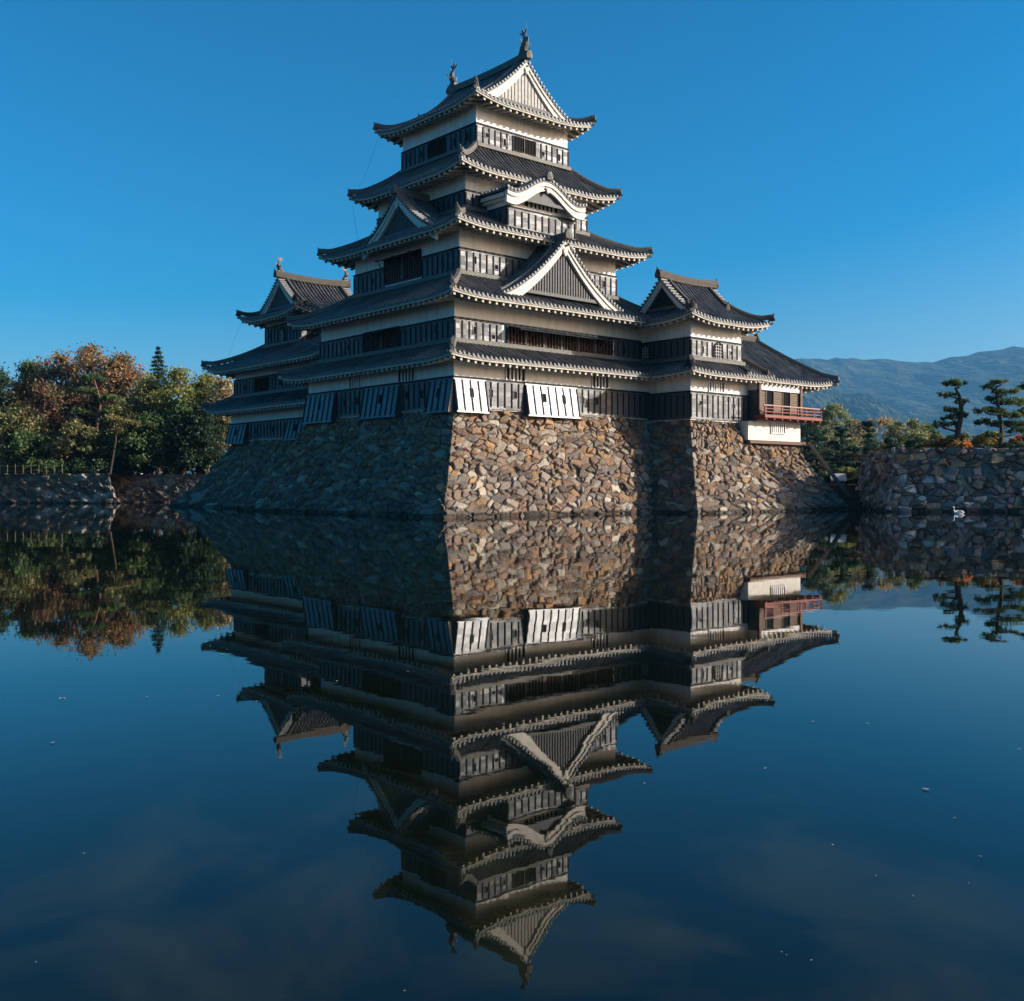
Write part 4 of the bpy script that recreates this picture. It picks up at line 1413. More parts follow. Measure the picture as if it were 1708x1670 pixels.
# ================================================================== MOON VIEWING PAVILION
pav = castle_thing('viewing_pavilion', 'low pavilion with a red railed veranda at the right end of the castle', 'pavilion', 27, -1, 5.1)
w = MB()
w.box(23.75, 30.45, -4.68, 5, 5.2, 6.62)
w.box(24.9, 30.45, -4.68, 5, 6.62, 7.0)
w.build('foot_wall', [M['white']], pav)
w = MB()
w.box(23.7, 30.9, -4.9, 5.1, 4.98, 5.22)
w.build('sill_beam', [M['wood']], pav)
w = MB()
w.box(24.8, 30.2, -4.75, 4.8, 7.0, 9.0)
w.box(24.8, 30.2, -4.85, 4.8, 9.0, 9.7)
w.build('room_wall', [M['wood'], M['plaster']], pav)
up = MB()
up.box(24.72, 30.3, -4.92, 4.9, 8.98, 9.7)
up.build('plaster_wall', [M['plaster']], pav)
up = MB()
up.box(24.70, 24.79, -4.74, 3, 6.75, 8.97)
up.build('board_cladding', [M['boards']], pav)
lattice_window(pav, 'R', -4.68, 26.6, 28.3, 5.85, 6.6, 6, barw=0.06)
# dark door openings, boarded doors and posts
for u0, u1 in ((25.8, 26.65), (27.9, 28.8)):
    d = MB()
    fbox(d, 'R', -4.75, u0, u1, 0.01, 0.03, 7.2, 8.95, 1)
    fbox(d, 'R', -4.75, u0 - 0.08, u0, 0.01, 0.12, 7.2, 8.95, 0)
    fbox(d, 'R', -4.75, u1, u1 + 0.08, 0.01, 0.12, 7.2, 8.95, 0)
    d.build('door', [M['wood'], M['dark']], pav)
for u0, u1 in ((25.05, 25.7), (26.75, 27.8), (28.9, 30.05)):
    d = MB()
    fbox(d, 'R', -4.75, u0, u1, 0.01, 0.05, 7.2, 8.95, 0)
    for k in range(9):
        fbox(d, 'R', -4.75, u0, u1, 0.05, 0.085, 7.3 + k * 0.18, 7.38 + k * 0.18, 1)
    d.build('louvred_panel', [M['wood'], M['oldwood']], pav)
for u in (24.85, 30.15):
    d = MB()
    fbox(d, 'R', -4.75, u - 0.13, u + 0.13, 0.0, 0.24, 7.05, 9.62, 0)
    d.build('post', [M['wood']], pav)
# veranda wrapping the front and the end
va = MB()
va.box(24.3, 31.75, -5.75, -4.6, 6.98, 7.08)
va.box(30.25, 31.75, -4.6, 4.5, 6.98, 7.08)
va.box(24.3, 31.78, -5.78, -5.62, 6.86, 7.0)
va.box(31.62, 31.78, -5.62, 4.5, 6.86, 7.0)
for u in np.arange(24.6, 31.7, 1.0):
    va.box(u - 0.07, u + 0.07, -5.7, -4.6, 6.72, 6.97)
vo = va.build('veranda', [M['red']], pav)
rl = MB()
for z, h in ((7.26, 0.06), (7.5, 0.06)):
    rl.box(24.3, 31.75, -5.73, -5.67, z, z + h, 0)
    rl.box(31.69, 31.75, -5.66, 4.5, z, z + h, 0)
rl.tube([(24.2, -5.7, 7.76), (28, -5.7, 7.76), (31.6, -5.7, 7.76), (32.0, -5.7, 7.82)], 0.055, 7, 1)
rl.tube([(31.72, -6.0, 7.82), (31.72, -5.6, 7.76), (31.72, 0, 7.76), (31.72, 4.5, 7.76)], 0.055, 7, 1)
for u in np.linspace(24.4, 31.72, 8):
    rl.box(u - 0.045, u + 0.045, -5.745, -5.655, 7.13, 7.72, 0)
for b in np.linspace(-5.7, 4.3, 9):
    rl.box(31.675, 31.765, b - 0.045, b + 0.045, 7.135, 7.715, 0)
rl.build('railing', [M['red'], M['redtop']], vo)
skirt_roof(pav, (23.0, 34.3, -5.27, 6.2), (23.3, 31.5, 0.35, 0.45), 9.79, 13.62, lift=0.30, concave=0.12, hips='RE', top_trim=False, under_run=1.2, nv=14)
rg = MB()
ridge_sweep(rg, [(22.6, 0.4, 13.55), (27, 0.4, 13.5), (31.6, 0.4, 13.6)], 0.22, 0.5)
ogre_tile(rg, (31.75, 0.4, 13.8), (1, 0), 1.0)
# descending ridge where the turret's pent roof meets this one
pts = [(24.0 + 0.26 * t * 6, -3.6 - t * 1.5, 11.35 - t * 1.15) for t in np.linspace(0, 1, 8)]
ridge_sweep(rg, pts, 0.13, 0.26)
ogre_tile(rg, pts[-1], (0.4, -1), 0.6)
rg.build('ridge', [M['ridge_brown']], pav)

# ================================================================== SMALL TOWER (left)
inu = castle_thing('small_tower', 'small three-storey tower and connecting wing in shade at the left end of the castle', 'tower', 8, 30, 5.7)
storey(inu, (2.5, 11, 17.7, 35.5), 5.7, 8.9, 5.8, 7.24)
storey(inu, (2.7, 11, 17.7, 35.1), 8.6, 12.3, 9.66, 11.1, skip={'L': [(28.8, 31.3, 9.78, 11.02)]})
storey(inu, (4.8, 10.8, 27.2, 33.3), 12.3, 17.0, 14.2, 15.78)
skirt_roof(inu, (0.85, 13, 16.5, 37.2), (2.7, 11, 17.7, 35.1), 8.42, 9.62, lift=0.25, hips='NL', under_run=1.6)
skirt_roof(inu, (0.95, 13, 16.5, 37.4), (4.8, 10.8, 26.9, 33.4), 11.95, 14.1, lift=0.5, hips='NL', under_run=1.7)
irimoya_roof(inu, 3.1, 12.4, 25.2, 35.1, 16.35, 19.75, 4.55, 10.9, 'a', lift=0.5, under_run=1.7, ridgemat='ridge_brown', ridge_h=0.5, panel0='slat', panel1='slat', bw=0.45, pend=0.5, slope0=0.36)
# roof of the gallery that joins the small tower to the main tower
gm_, gr_ = MB(), MB()
for sg in (-1, 1):
    def F(U, V, sg=sg):
        return np.stack([8.2 + sg * 3.6 * (1 - V), U, 13.6 + 2.2 * V + 0 * U], -1)
    tile_slope(gm_, F, 16.2, 27.1, lambda u: np.ones_like(u), 8, out=(sg, 0, 0))
ridge_sweep(gr_, [(8.2, 16.2, 15.8), (8.2, 21, 15.78), (8.2, 27.1, 15.8)], 0.2, 0.4)
gm_ = gm_.build('gallery_roof', TILES, inu)
gr_.build('ridge', [M['ridge']], gm_)
fish_finial(inu, 4.4, 30.15, 20.35, (1, 0), 0.85)
fish_finial(inu, 11.05, 30.15, 20.35, (-1, 0), 0.85)
lattice_window(inu, 'L', 2.7, 28.95, 31.15, 9.85, 10.95, 6, o=0.0, frame='bars', bar='bars', barw=0.05, depth=0.12)
arched_window(inu, 'L', 4.8, 30.3, 14.3, 1.0, 1.25)
for u in (33.1, 26.7):
    loophole(inu, 'L', 2.7, u, 10.4)
for u in (32.3, 28.3):
    loophole(inu, 'L', 4.8, u, 15.0)
stone_drop(inu, 'L', 2.5, 32.1, 35.55, 7.22, 5.5, out=0.55, loops=(33.9,))
stone_drop(inu, 'L', 2.5, 21.9, 25.1, 7.22, 5.5, out=0.55, loops=(23.5,))
for u in (30.6, 27.6):
    loophole(inu, 'L', 2.5, u, 6.55)
wv = MB()
wv.tube([(3.2, 34.9, 16.3), (2.6, 35.0, 14.9), (2.0, 35.2, 12.9)], 0.008, 4)
wv.build('lightning_wire', [M['iron']], inu)

# ================================================================== VEGETATION
def leaf_quads(mb, centers, radii, counts, size, pal, rng, flat=0.0, jitter=0.35, shell=0.55, aspect=0.55, clump_var=0.3):
    """scatter leaf-sized diamonds through ellipsoid clumps; pal: (k,3) colours"""
    pal = np.asarray(pal, float)
    centers, radii = np.asarray(centers, float), np.asarray(radii, float)
    counts = np.broadcast_to(counts, (len(centers),)).astype(int)
    idx = np.repeat(np.arange(len(centers)), counts)
    N = len(idx)
    pal = pal * 2.5
    d = rng.normal(size=(N, 3))
    d /= np.linalg.norm(d, axis=1, keepdims=True)
    r = (shell + (1 - shell) * rng.random(N)) * (0.55 + 0.45 * rng.random(N) ** 0.5) * (1 + jitter * rng.normal(size=N) * 0.35)
    P = centers[idx] + d * radii[idx] * r[:, None]
    nrm = rng.normal(size=(N, 3))
    nrm[:, 2] = nrm[:, 2] * (1 - flat) + flat * 2.0 * np.sign(rng.random(N) - 0.15)
    nrm += d * 0.6
    nrm /= np.linalg.norm(nrm, axis=1, keepdims=True)
    t = np.cross(nrm, rng.normal(size=(N, 3)))
    t /= np.linalg.norm(t, axis=1, keepdims=True) + 1e-9
    b = np.cross(nrm, t)
    s = size * (0.6 + 0.8 * rng.random(N))[:, None]
    V = np.stack([P - t * s, P + b * s * aspect, P + t * s, P - b * s * aspect], 1)
    ck = rng.integers(0, len(pal), len(centers))
    mix = rng.random(N) < 0.6
    col = np.where(mix[:, None], pal[ck[idx]], pal[rng.integers(0, len(pal), N)])
    col = col * (1 + clump_var * (rng.random(len(centers)) - 0.5) * 2)[idx][:, None] * (0.7 + 0.6 * rng.random(N))[:, None]
    col = np.clip(col, 0.002, 1)
    mb.add(V.reshape(-1, 3), np.arange(N * 4).reshape(-1, 4), C=np.repeat(col, 4, 0))


def bend(p0, p1, rng, amt, k=6):
    p0, p1 = np.array(p0, float), np.array(p1, float)
    t = np.linspace(0, 1, k)[:, None]
    off = rng.normal(size=3) * amt * np.array([1, 1, 0.3])
    off2 = rng.normal(size=3) * amt * 0.6 * np.array([1, 1, 0.3])
    return p0 + (p1 - p0) * t + off * np.sin(t * math.pi) + off2 * np.sin(t * 2 * math.pi)


PAL = {
    'rust': [(0.15, 0.072, 0.032), (0.125, 0.075, 0.032), (0.09, 0.07, 0.03), (0.165, 0.085, 0.042), (0.07, 0.066, 0.027)],
    'red': [(0.105, 0.045, 0.026), (0.095, 0.052, 0.028), (0.075, 0.05, 0.024), (0.06, 0.052, 0.022)],
    'olive': [(0.095, 0.088, 0.03), (0.07, 0.073, 0.026), (0.115, 0.09, 0.033), (0.065, 0.067, 0.027)],
    'yellowgreen': [(0.105, 0.105, 0.025), (0.085, 0.09, 0.024), (0.062, 0.072, 0.022), (0.125, 0.108, 0.03)],
    'green': [(0.035, 0.055, 0.018), (0.045, 0.065, 0.022), (0.028, 0.045, 0.016), (0.06, 0.07, 0.022)],
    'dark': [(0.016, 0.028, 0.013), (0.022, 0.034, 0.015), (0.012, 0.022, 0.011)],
    'fir': [(0.016, 0.034, 0.024), (0.022, 0.042, 0.028), (0.012, 0.026, 0.02)],
    'pine': [(0.030, 0.050, 0.018), (0.045, 0.062, 0.022), (0.020, 0.036, 0.015), (0.06, 0.07, 0.025)],
    'orange': [(0.22, 0.085, 0.02), (0.17, 0.065, 0.02), (0.20, 0.12, 0.03), (0.09, 0.06, 0.02)],
    'yellow': [(0.26, 0.17, 0.03), (0.20, 0.15, 0.03), (0.12, 0.11, 0.03), (0.2, 0.11, 0.03)],
    'hazegreen': [(0.085, 0.10, 0.045), (0.11, 0.115, 0.05), (0.07, 0.085, 0.04), (0.13, 0.11, 0.055)],
    'tan': [(0.16, 0.125, 0.07), (0.13, 0.11, 0.055), (0.11, 0.10, 0.05), (0.18, 0.12, 0.06)],
}


def broad_tree(name, label, x, y, z0, h, wd, pal, seed, group=None, n=34, leaves=150, size=0.24, base=0.32, barkm='bark', lean=0.0, trunk_r=None, cat='tree', gap=1.0, dp=None):
    rng = np.random.default_rng(seed)
    t = thing(name, label, cat, x, y, z0, group)
    dp = dp or wd
    tr, cr = MB(), MB()
    r0 = trunk_r or 0.028 * h + 0.08
    top = np.array([lean, 0, h * 0.8])
    tp = bend((0, 0, -0.2), top, rng, 0.05 * h, 9)
    tr.tube(tp, np.linspace(r0, r0 * 0.18, 9), 7)
    C, Rr = [], []
    for i in range(n):
        # crown outline: rounded, widest at 45 % of the crown, ragged
        u = rng.random()
        zc = base + (1 - base) * u
        wr = math.sin(min(1, (u * 0.85 + 0.16)) * math.pi) ** 0.55 * (0.75 + 0.35 * rng.random())
        a = rng.random() * 2 * math.pi
        rad = wr * (0.35 + 0.62 * rng.random() ** 0.5)
        c = np.array([lean * zc + math.cos(a) * rad * wd / 2, math.sin(a) * rad * dp / 2, zc * h * 0.95])
        C.append(c)
        k = (0.10 + 0.12 * rng.random()) * (wd + h) / 2 * gap
        Rr.append((k, k, k * (0.5 + 0.25 * rng.random())))
        if i % 2 == 0:
            s = tp[min(8, int(2 + 6 * zc * rng.random()))]
            tr.tube(bend(s, c, rng, 0.03 * h, 5), np.linspace(r0 * 0.32, r0 * 0.06, 5), 5, cap=False)
    leaf_quads(cr, C, Rr, leaves, size, PAL[pal], rng, shell=0.15)
    tr.build('trunk', [M[barkm]], t)
    cr.build('crown', [M['leaf']], t, cname='leaf')
    return t


def fir_tree(name, label, x, y, z0, h, wd, pal, seed, group=None, cat='tree', size=0.22):
    rng = np.random.default_rng(seed)
    t = thing(name, label, cat, x, y, z0, group)
    tr, cr = MB(), MB()
    tr.tube([(0, 0, -0.2), (0, 0, h * 0.5), (0, 0, h)], [0.022 * h + 0.05, 0.014 * h, 0.01], 7)
    C, Rr = [], []
    nl = int(h / 0.55)
    for i in range(nl):
        f = i / (nl - 1)
        z = h * (0.18 + 0.82 * f)
        rad = wd / 2 * (1 - f) ** 0.8 + 0.08
        k = max(4, int(9 * (1 - f) + 4))
        for j in range(k):
            a = 2 * math.pi * (j + rng.random()) / k
            l = rad * (0.75 + 0.4 * rng.random())
            for s in (0.45, 0.85):
                C.append((math.cos(a) * l * s, math.sin(a) * l * s, z - 0.35 * l * s + 0.05 * l))
                e = 0.18 + 0.20 * l
                Rr.append((e, e, 0.14 + 0.05 * l))
    leaf_quads(cr, C, Rr, 16, size, PAL[pal], rng, aspect=0.3)
    tr.build('trunk', [M['bark']], t)
    cr.build('crown', [M['leaf']], t, cname='leaf')
    return t


def pad_pine(name, label, x, y, z0, trunk, pads, seed, r0=0.22, group=None, pal='pine', dens=420, barkm='bark', size=0.13, cat='pine tree'):
    """clipped pine: trunk polyline, pads = (x, y, z, rx, ry, rz) layered cushions of needles"""
    rng = np.random.default_rng(seed)
    t = thing(name, label, cat, x, y, z0, group)
    tr, cr = MB(), MB()
    tp = np.array(trunk, float)
    k = np.linspace(0, len(tp) - 1, 24)
    tp2 = np.stack([np.interp(k, np.arange(len(tp)), tp[:, i]) for i in range(3)], 1)
    for _ in range(3):
        tp2[1:-1] = (tp2[:-2] + 2 * tp2[1:-1] + tp2[2:]) / 4
    tr.tube(tp2, np.linspace(r0, r0 * 0.35, 24), 8)
    C, Rr, cnt = [], [], []
    for (px, py, pz, rx, ry, rz) in pads:
        i = int(np.argmin(np.abs(tp2[:, 2] - (pz - 0.5 * rz - 0.25)) + 0.2 * np.hypot(tp2[:, 0] - px, tp2[:, 1] - py)))
        tr.tube(bend(tp2[i], (px, py, pz - rz * 0.3), rng, 0.12, 6), np.linspace(r0 * 0.42, r0 * 0.14, 6), 5, cap=False)
        n = max(6, int(rx * ry * 13))
        for _ in range(n):
            a, q = rng.random() * 2 * math.pi, rng.random() ** 0.5
            C.append((px + math.cos(a) * q * rx * 0.85, py + math.sin(a) * q * ry * 0.85, pz + rz * 0.5 * (1 - q * q) + rng.normal() * 0.05))
            e = 0.26 + 0.24 * rng.random()
            Rr.append((e, e, rz * 0.6 + 0.08))
            cnt.append(dens * 0.13)
    leaf_quads(cr, C, Rr, np.array(cnt), size, PAL[pal], rng, aspect=0.28, shell=0.3)
    tr.build('trunk', [M[barkm]], t)
    cr.build('crown', [M['leaf']], t, cname='leaf')
    return t


def shrub(name, label, x, y, z0, wd, dp, h, pal, seed, group=None, n=14, leaves=170, size=0.11, cat='shrub', round_=False):
    rng = np.random.default_rng(seed)
    t = thing(name, label, cat, x, y, z0, group)
    cr, st = MB(), MB()
    C, Rr = [], []
    for i in range(n):
        a, q = rng.random() * 2 * math.pi, rng.random() ** 0.5
        top = math.sqrt(max(0.05, 1 - q * q))
        C.append((math.cos(a) * q * wd / 2 * 0.8, math.sin(a) * q * dp / 2 * 0.8, h * (top * (0.62 if round_ else 0.3 + 0.45 * rng.random()))))
        e = 0.2 * (wd + dp) / 2 * (1 if round_ else 0.7 + 0.6 * rng.random())
        Rr.append((e, e, min(e, h * 0.35)))
        if i < 6:
            st.tube([(C[-1][0] * 0.15, C[-1][1] * 0.15, -0.1), (C[-1][0] * 0.5, C[-1][1] * 0.5, C[-1][2] * 0.6), C[-1]], [0.05, 0.035, 0.015], 5)
    leaf_quads(cr, C, Rr, leaves, size, PAL[pal], rng, jitter=0.1 if round_ else 0.4)
    st.build('stems', [M['bark']], t)
    cr.build('crown', [M['leaf']], t, cname='leaf')
    return t


def px(x, Y):
    return (x - 854) * Y / 1748.0


def hz_(y, Y):
    return 1.95 + (808 - y) * Y / 1748.0


G_L = 'trees of the grove at the left'
# (label, pixel x, depth, pixel y of top, width px, palette, kwargs)
LEFT = [
    ('dark green pine cut by the left picture edge', -8, 121, 612, 60, 'dark', {}),
    ('reddish tree lowest in the skyline at the far left', 32, 124, 632, 88, 'red', {}),
    ('dark green tree with rusty tips left of the brown crowns', 52, 128, 597, 52, 'green', {}),
    ('broad rust-brown tree, first of the high brown crowns', 98, 126, 584, 92, 'rust', {'n': 70}),
    ('tallest rust-brown tree, its crown the highest of the grove', 152, 124, 571, 96, 'rust', {'n': 76}),
    ('brown and olive tree on the right flank of the tallest brown crown', 205, 122, 588, 84, 'rust', {'n': 66}),
    ('red-leaved tree with a gap of sky below the brown crowns', 72, 119, 638, 74, 'red', {}),
    ('olive tree with hanging leaves in front of the red ones', 30, 116, 672, 92, 'olive', {'base': 0.2}),
    ('bright yellow-green tree below the dark fir', 300, 118, 612, 92, 'yellowgreen', {'n': 70}),
    ('yellow-green tree touching the castle roof', 345, 120, 622, 70, 'yellowgreen', {}),
    ('dull green tree between the brown crowns and the yellow-green tree', 246, 119, 626, 74, 'olive', {}),
    ('sparse brownish tree close behind the small tower', 374, 117, 628, 58, 'tan', {'leaves': 70}),
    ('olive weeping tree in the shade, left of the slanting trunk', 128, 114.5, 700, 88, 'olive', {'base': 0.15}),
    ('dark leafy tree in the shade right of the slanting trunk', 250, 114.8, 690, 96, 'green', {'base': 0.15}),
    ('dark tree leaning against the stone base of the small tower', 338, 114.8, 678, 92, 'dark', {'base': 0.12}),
    ('low dark green tree over the bamboo fence', 45, 113, 722, 96, 'green', {'base': 0.15}),
    ('olive tree with thin branches behind the slanting trunk', 205, 116.5, 668, 84, 'olive', {'base': 0.2}),
    ('deep green tree between the yellow-green tree and the stone base', 300, 116, 665, 80, 'green', {'base': 0.15}),
]
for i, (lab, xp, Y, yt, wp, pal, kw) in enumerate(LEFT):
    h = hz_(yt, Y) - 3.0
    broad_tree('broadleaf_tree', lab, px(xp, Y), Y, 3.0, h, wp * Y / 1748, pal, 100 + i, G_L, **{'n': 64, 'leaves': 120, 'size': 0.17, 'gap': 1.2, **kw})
fir_tree('fir_tree', 'dark pointed fir rising above the yellow-green tree', px(264, 126), 126, 3.0, hz_(581, 126) - 3, 6.4, 'fir', 130, G_L)
pad_pine('pine_tree', 'red-barked pine with a bare trunk and thin pads in the middle of the grove', px(164, 115.5), 115.5, 3.0,
         [(0, 0, -.2), (0.1, 0, 3), (-0.2, 0, 5.5), (0.3, 0, 8), (-0.4, 0, 10.3)],
         [(-1.4, 0, 9.2, 1.5, 1.3, .5), (1.2, .3, 8.4, 1.6, 1.3, .5), (-.5, .2, 10.6, 1.5, 1.2, .6), (1.6, -.4, 6.8, 1.4, 1.1, .4), (-2, 0, 7, 1.2, 1.0, .4)], 141, 0.2, G_L, barkm='bark_red', pal='green')
sl = thing('leaning_trunk', 'pale slanting tree trunk lit by the sun above the moat wall', 'tree', px(183, 111.2), 111.2, 3.0, G_L)
mb = MB()
mb.tube([(0, 0, -.2), (0.35, 0, 1.8), (0.65, 0, 3.6), (0.62, 0, 5.6)], [0.13, 0.11, 0.09, 0.05], 7)
mb.build('trunk', [M['bark']], sl)
mb = MB()
leaf_quads(mb, [(0.5, 0, 6.0), (1.6, 0, 5.6), (-.6, .2, 5.7), (2.6, 0, 5.3)], [(1.1, 1, .5), (1.2, 1, .4), (1, .9, .4), (.9, .8, .35)], 190, 0.16, PAL['olive'], np.random.default_rng(5))
mb.build('crown', [M['leaf']], sl, cname='leaf')
for i, (lab, xp, Y, wd, h, pal) in enumerate([
        ('dark low shrub above the moat wall, left of the slanting trunk', 150, 111.8, 5, 2.2, 'dark'),
        ('dark shrub behind the shaded corner of the moat wall', 222, 115.2, 6, 2.6, 'dark'),
        ('dark shrub nearest the stone base of the small tower', 352, 114.6, 4, 3.2, 'dark'),
        ('green shrub behind the bamboo fence', 84, 112, 5, 2.3, 'green')]):
    shrub('shrub', lab, px(xp, Y), Y, 3.0, wd, 2.6, h, pal, 170 + i, 'low shrubs along the left bank', leaves=150, size=0.16)

# a thicker wood further back closes the view between the trunks
rng = np.random.default_rng(77)
C, Rr = [], []
for i in range(150):
    x = -75 + 62 * rng.random()
    y = 131 + 14 * rng.random()
    C.append((x, y, 3.5 + 9.0 * rng.random()))
    e = 1.5 + 1.3 * rng.random()
    Rr.append((e, e, e * 0.8))
mb = MB()
leaf_quads(mb, C, Rr, 150, 0.36, PAL['green'] + PAL['olive'] + PAL['rust'][:2] + PAL['dark'], rng)
o = mb.build('distant_wood', [M['leaf']], None, cname='leaf')
tag(o, 'dense wood filling the back of the grove at the left', 'wood', kind='stuff')

# ---- right: clipped pines and garden
pad_pine('pine_tree', 'clipped pine with tiered pads standing free against the mountain', px(1594, 77), 77, 4.3,
         [(0.2, 0, -.2), (0.1, 0, 1.4), (0.45, 0, 2.8), (0.35, 0, 3.8), (0.2, 0, 4.35), (-0.05, 0, 4.75)],
         [(-0.1, 0, 5.05, 1.05, .9, .26), (-0.45, .2, 4.2, .75, .7, .22), (0.75, -.1, 3.72, .75, .7, .22), (-0.35, -.1, 3.05, .5, .5, .22), (0.55, .2, 2.75, .45, .45, .16), (-0.45, .1, 2.55, .5, .5, .16), (-1.05, 0, 1.95, .85, .8, .3), (0.0, .5, 2.1, .5, .5, .2)], 201, 0.24)
pad_pine('pine_tree', 'fuller clipped pine with a thin crooked trunk beside the free-standing one', px(1672, 76.5), 76.5, 4.25,
         [(-0.35, 0, -.2), (-0.05, 0, 1.0), (-0.1, 0, 2.2), (-0.35, 0, 3.6), (-0.5, 0, 4.5), (-0.4, 0, 4.9)],
         [(-0.25, 0, 5.15, .6, .5, .16), (-0.85, 0, 4.75, .7, .6, .26), (0.35, .2, 4.5, 1.1, .9, .3), (-0.6, 0, 3.95, .75, .7, .26), (0.7, .3, 3.7, 1.0, .9, .36), (-1.2, 0, 3.05, .85, .8, .35), (-0.3, .4, 3.0, .9, .8, .35), (0.8, .3, 2.7, .9, .8, .3), (-1.1, .2, 2.2, .8, .7, .3), (0.3, .5, 2.1, 1, .8, .3), (-.5, .3, 1.3, .7, .6, .25), (1.2, .4, 1.6, .8, .7, .3)], 202, 0.16)
pad_pine('pine_tree', 'dark clipped pine cut by the right picture edge', px(1722, 77.5), 77.5, 4.25,
         [(0, 0, -.2), (0.1, 0, 2), (-0.1, 0, 4), (0, 0, 5.4)],
         [(-0.5, 0, 4.9, .9, .7, .22), (0.4, 0, 5.2, 1.0, .8, .25), (-0.7, .2, 3.8, 1.1, .9, .3), (-0.6, 0, 2.9, 1.2, 1, .4), (0.6, .2, 3.4, 1.0, .9, .3), (-.6, .2, 2.0, 1.2, 1, .4), (.4, 0, 1.2, 1.2, 1, .4)], 203, 0.18)
G_S = 'autumn shrubs on the right wall'
for i, (lab, xp, Y, wd, h, pal) in enumerate([
        ('rusty orange shrub just left of the free-standing pine', 1561, 78.2, 2.6, 1.35, 'orange'),
        ('orange shrub at the foot of the free-standing pine', 1604, 76.4, 1.9, 1.0, 'orange'),
        ('yellow and green shrub between the two clipped pines', 1634, 78.4, 2.2, 2.1, 'yellow'),
        ('orange-brown shrub below the fuller clipped pine', 1655, 79.2, 2.2, 2.0, 'yellow'),
        ('glowing orange shrub near the right picture edge', 1698, 78.6, 2.3, 1.85, 'orange'),
        ('dark green low hedge along the wall top at the far right', 1690, 75.6, 3.2, 0.8, 'dark'),
        ('dark green shrub between the orange shrub and the pale tree', 1530, 79.6, 1.9, 1.9, 'green'),
        ('green leafy shrub behind the pine trunk', 1600, 79.8, 2.6, 2.3, 'green'),
        ('dark hedge at the foot of the fuller clipped pine', 1640, 75.8, 2.4, 0.75, 'dark')]):
    shrub('shrub', lab, px(xp, Y), Y, 4.25, wd, 1.8, h, pal, 220 + i, G_S, leaves=150, size=0.10)
G_R = 'garden trees beyond the castle at the right'
for i, (lab, xp, Y, yt, wp, pal, kw) in enumerate([
        ('pale green airy tree right beside the pavilion veranda', 1392, 104, 672, 78, 'hazegreen', {'leaves': 80}),
        ('tan spreading tree behind the tiered dark pine', 1462, 108, 694, 92, 'tan', {'leaves': 95}),
        ('wide pale tree with drooping branches left of the orange shrubs', 1512, 104, 696, 84, 'hazegreen', {'leaves': 100}),
        ('olive tree behind the end of the pavilion wall', 1352, 106, 694, 60, 'olive', {'leaves': 100}),
        ('small tan tree between the airy tree and the tiered pine', 1424, 112, 698, 56, 'tan', {'leaves': 90}),
        ('green tree over the corner of the grey wall', 1546, 112, 706, 60, 'green', {'leaves': 110})]):
    h = hz_(yt, Y) - 2.8
    broad_tree('broadleaf_tree', lab, px(xp, Y), Y, 2.8, h, wp * Y / 1748, pal, 240 + i, G_R, n=44, size=0.14, base=0.3, gap=1.1, **kw)
for i, (lab, xp, Y, yt, wp) in enumerate([
        ('dark layered pine next to the sloping wooden rail', 1362, 96, 722, 66),
        ('dark layered pine left of the tiered pine', 1404, 97, 716, 58),
        ('dark tiered pine with separate rounded layers', 1449, 98, 706, 44),
        ('low dark layered pine above the clipped round bush', 1425, 94, 748, 60),
        ('spreading dark pine behind the corner of the grey wall', 1488, 96, 735, 52)]):
    h = hz_(yt, Y) - 2.6
    w_ = wp * Y / 1748
    rg_ = np.random.default_rng(260 + i)
    pads = []
    nl = max(4, int(h / 0.62))
    for k in range(nl):
        f = k / (nl - 1)
        zc = h * (0.2 + 0.78 * f)
        rr = w_ / 2 * (1 - 0.72 * f)
        for s in (-1, 0, 1):
            if s == 0 and f < 0.9:
                continue
            pads.append((s * rr * 0.5 + rg_.normal() * 0.15, rg_.normal() * 0.4, zc + rg_.normal() * 0.1, rr * 0.62 + 0.12, rr * 0.6 + 0.12, 0.2))
    pad_pine('pine_tree', lab, px(xp, Y), Y, 2.6, [(0, 0, -.2), (.1, 0, h * .3), (-.1, 0, h * .65), (0, 0, h)], pads, 270 + i, 0.14, G_R, pal='fir', dens=300, size=0.14)
shrub('round_bush', 'bright green clipped round bush by the water inlet', px(1413, 90), 90, 2.35, 2.35, 1.8, 1.2, 'yellowgreen', 290, n=26, leaves=300, size=0.07, round_=True)
shrub('shrub', 'yellow-brown low shrub at the right of the clipped round bush', px(1430, 89), 89, 2.1, 1.7, 1.3, 0.8, 'yellow', 291, leaves=160, size=0.08)
shrub('shrub', 'dark hedge behind the clipped round bush', px(1395, 92.5), 92.5, 2.3, 4.5, 1.2, 1.1, 'dark', 292, leaves=200, size=0.1)
rng = np.random.default_rng(78)
C, Rr = [], []
for i in range(90):
    x = 24 + 45 * rng.random()
    C.append((x, 122 + 12 * rng.random(), 3.2 + 3.2 * rng.random()))
    e = 1.2 + 0.9 * rng.random()
    Rr.append((e, e, e * 0.7))
mb = MB()
leaf_quads(mb, C, Rr, 130, 0.3, PAL['hazegreen'] + PAL['tan'] + PAL['green'], rng)
o = mb.build('distant_wood', [M['leaf']], None, cname='leaf')
tag(o, 'line of pale woodland behind the garden at the right', 'wood', kind='stuff')

# unseen trees added behind the castle to shade the left bank
for i, (x, y, h, wd) in enumerate([(-3, 102.5, 9, 9), (3, 103, 10, 9), (9, 102, 9, 9)]):
    broad_tree('broadleaf_tree', 'unseen tree added behind the castle for its shade', x, y, 3.0, h, wd, 'green', 320 + i, 'unseen trees added behind the castle', n=34, leaves=90, size=0.34, base=0.12)

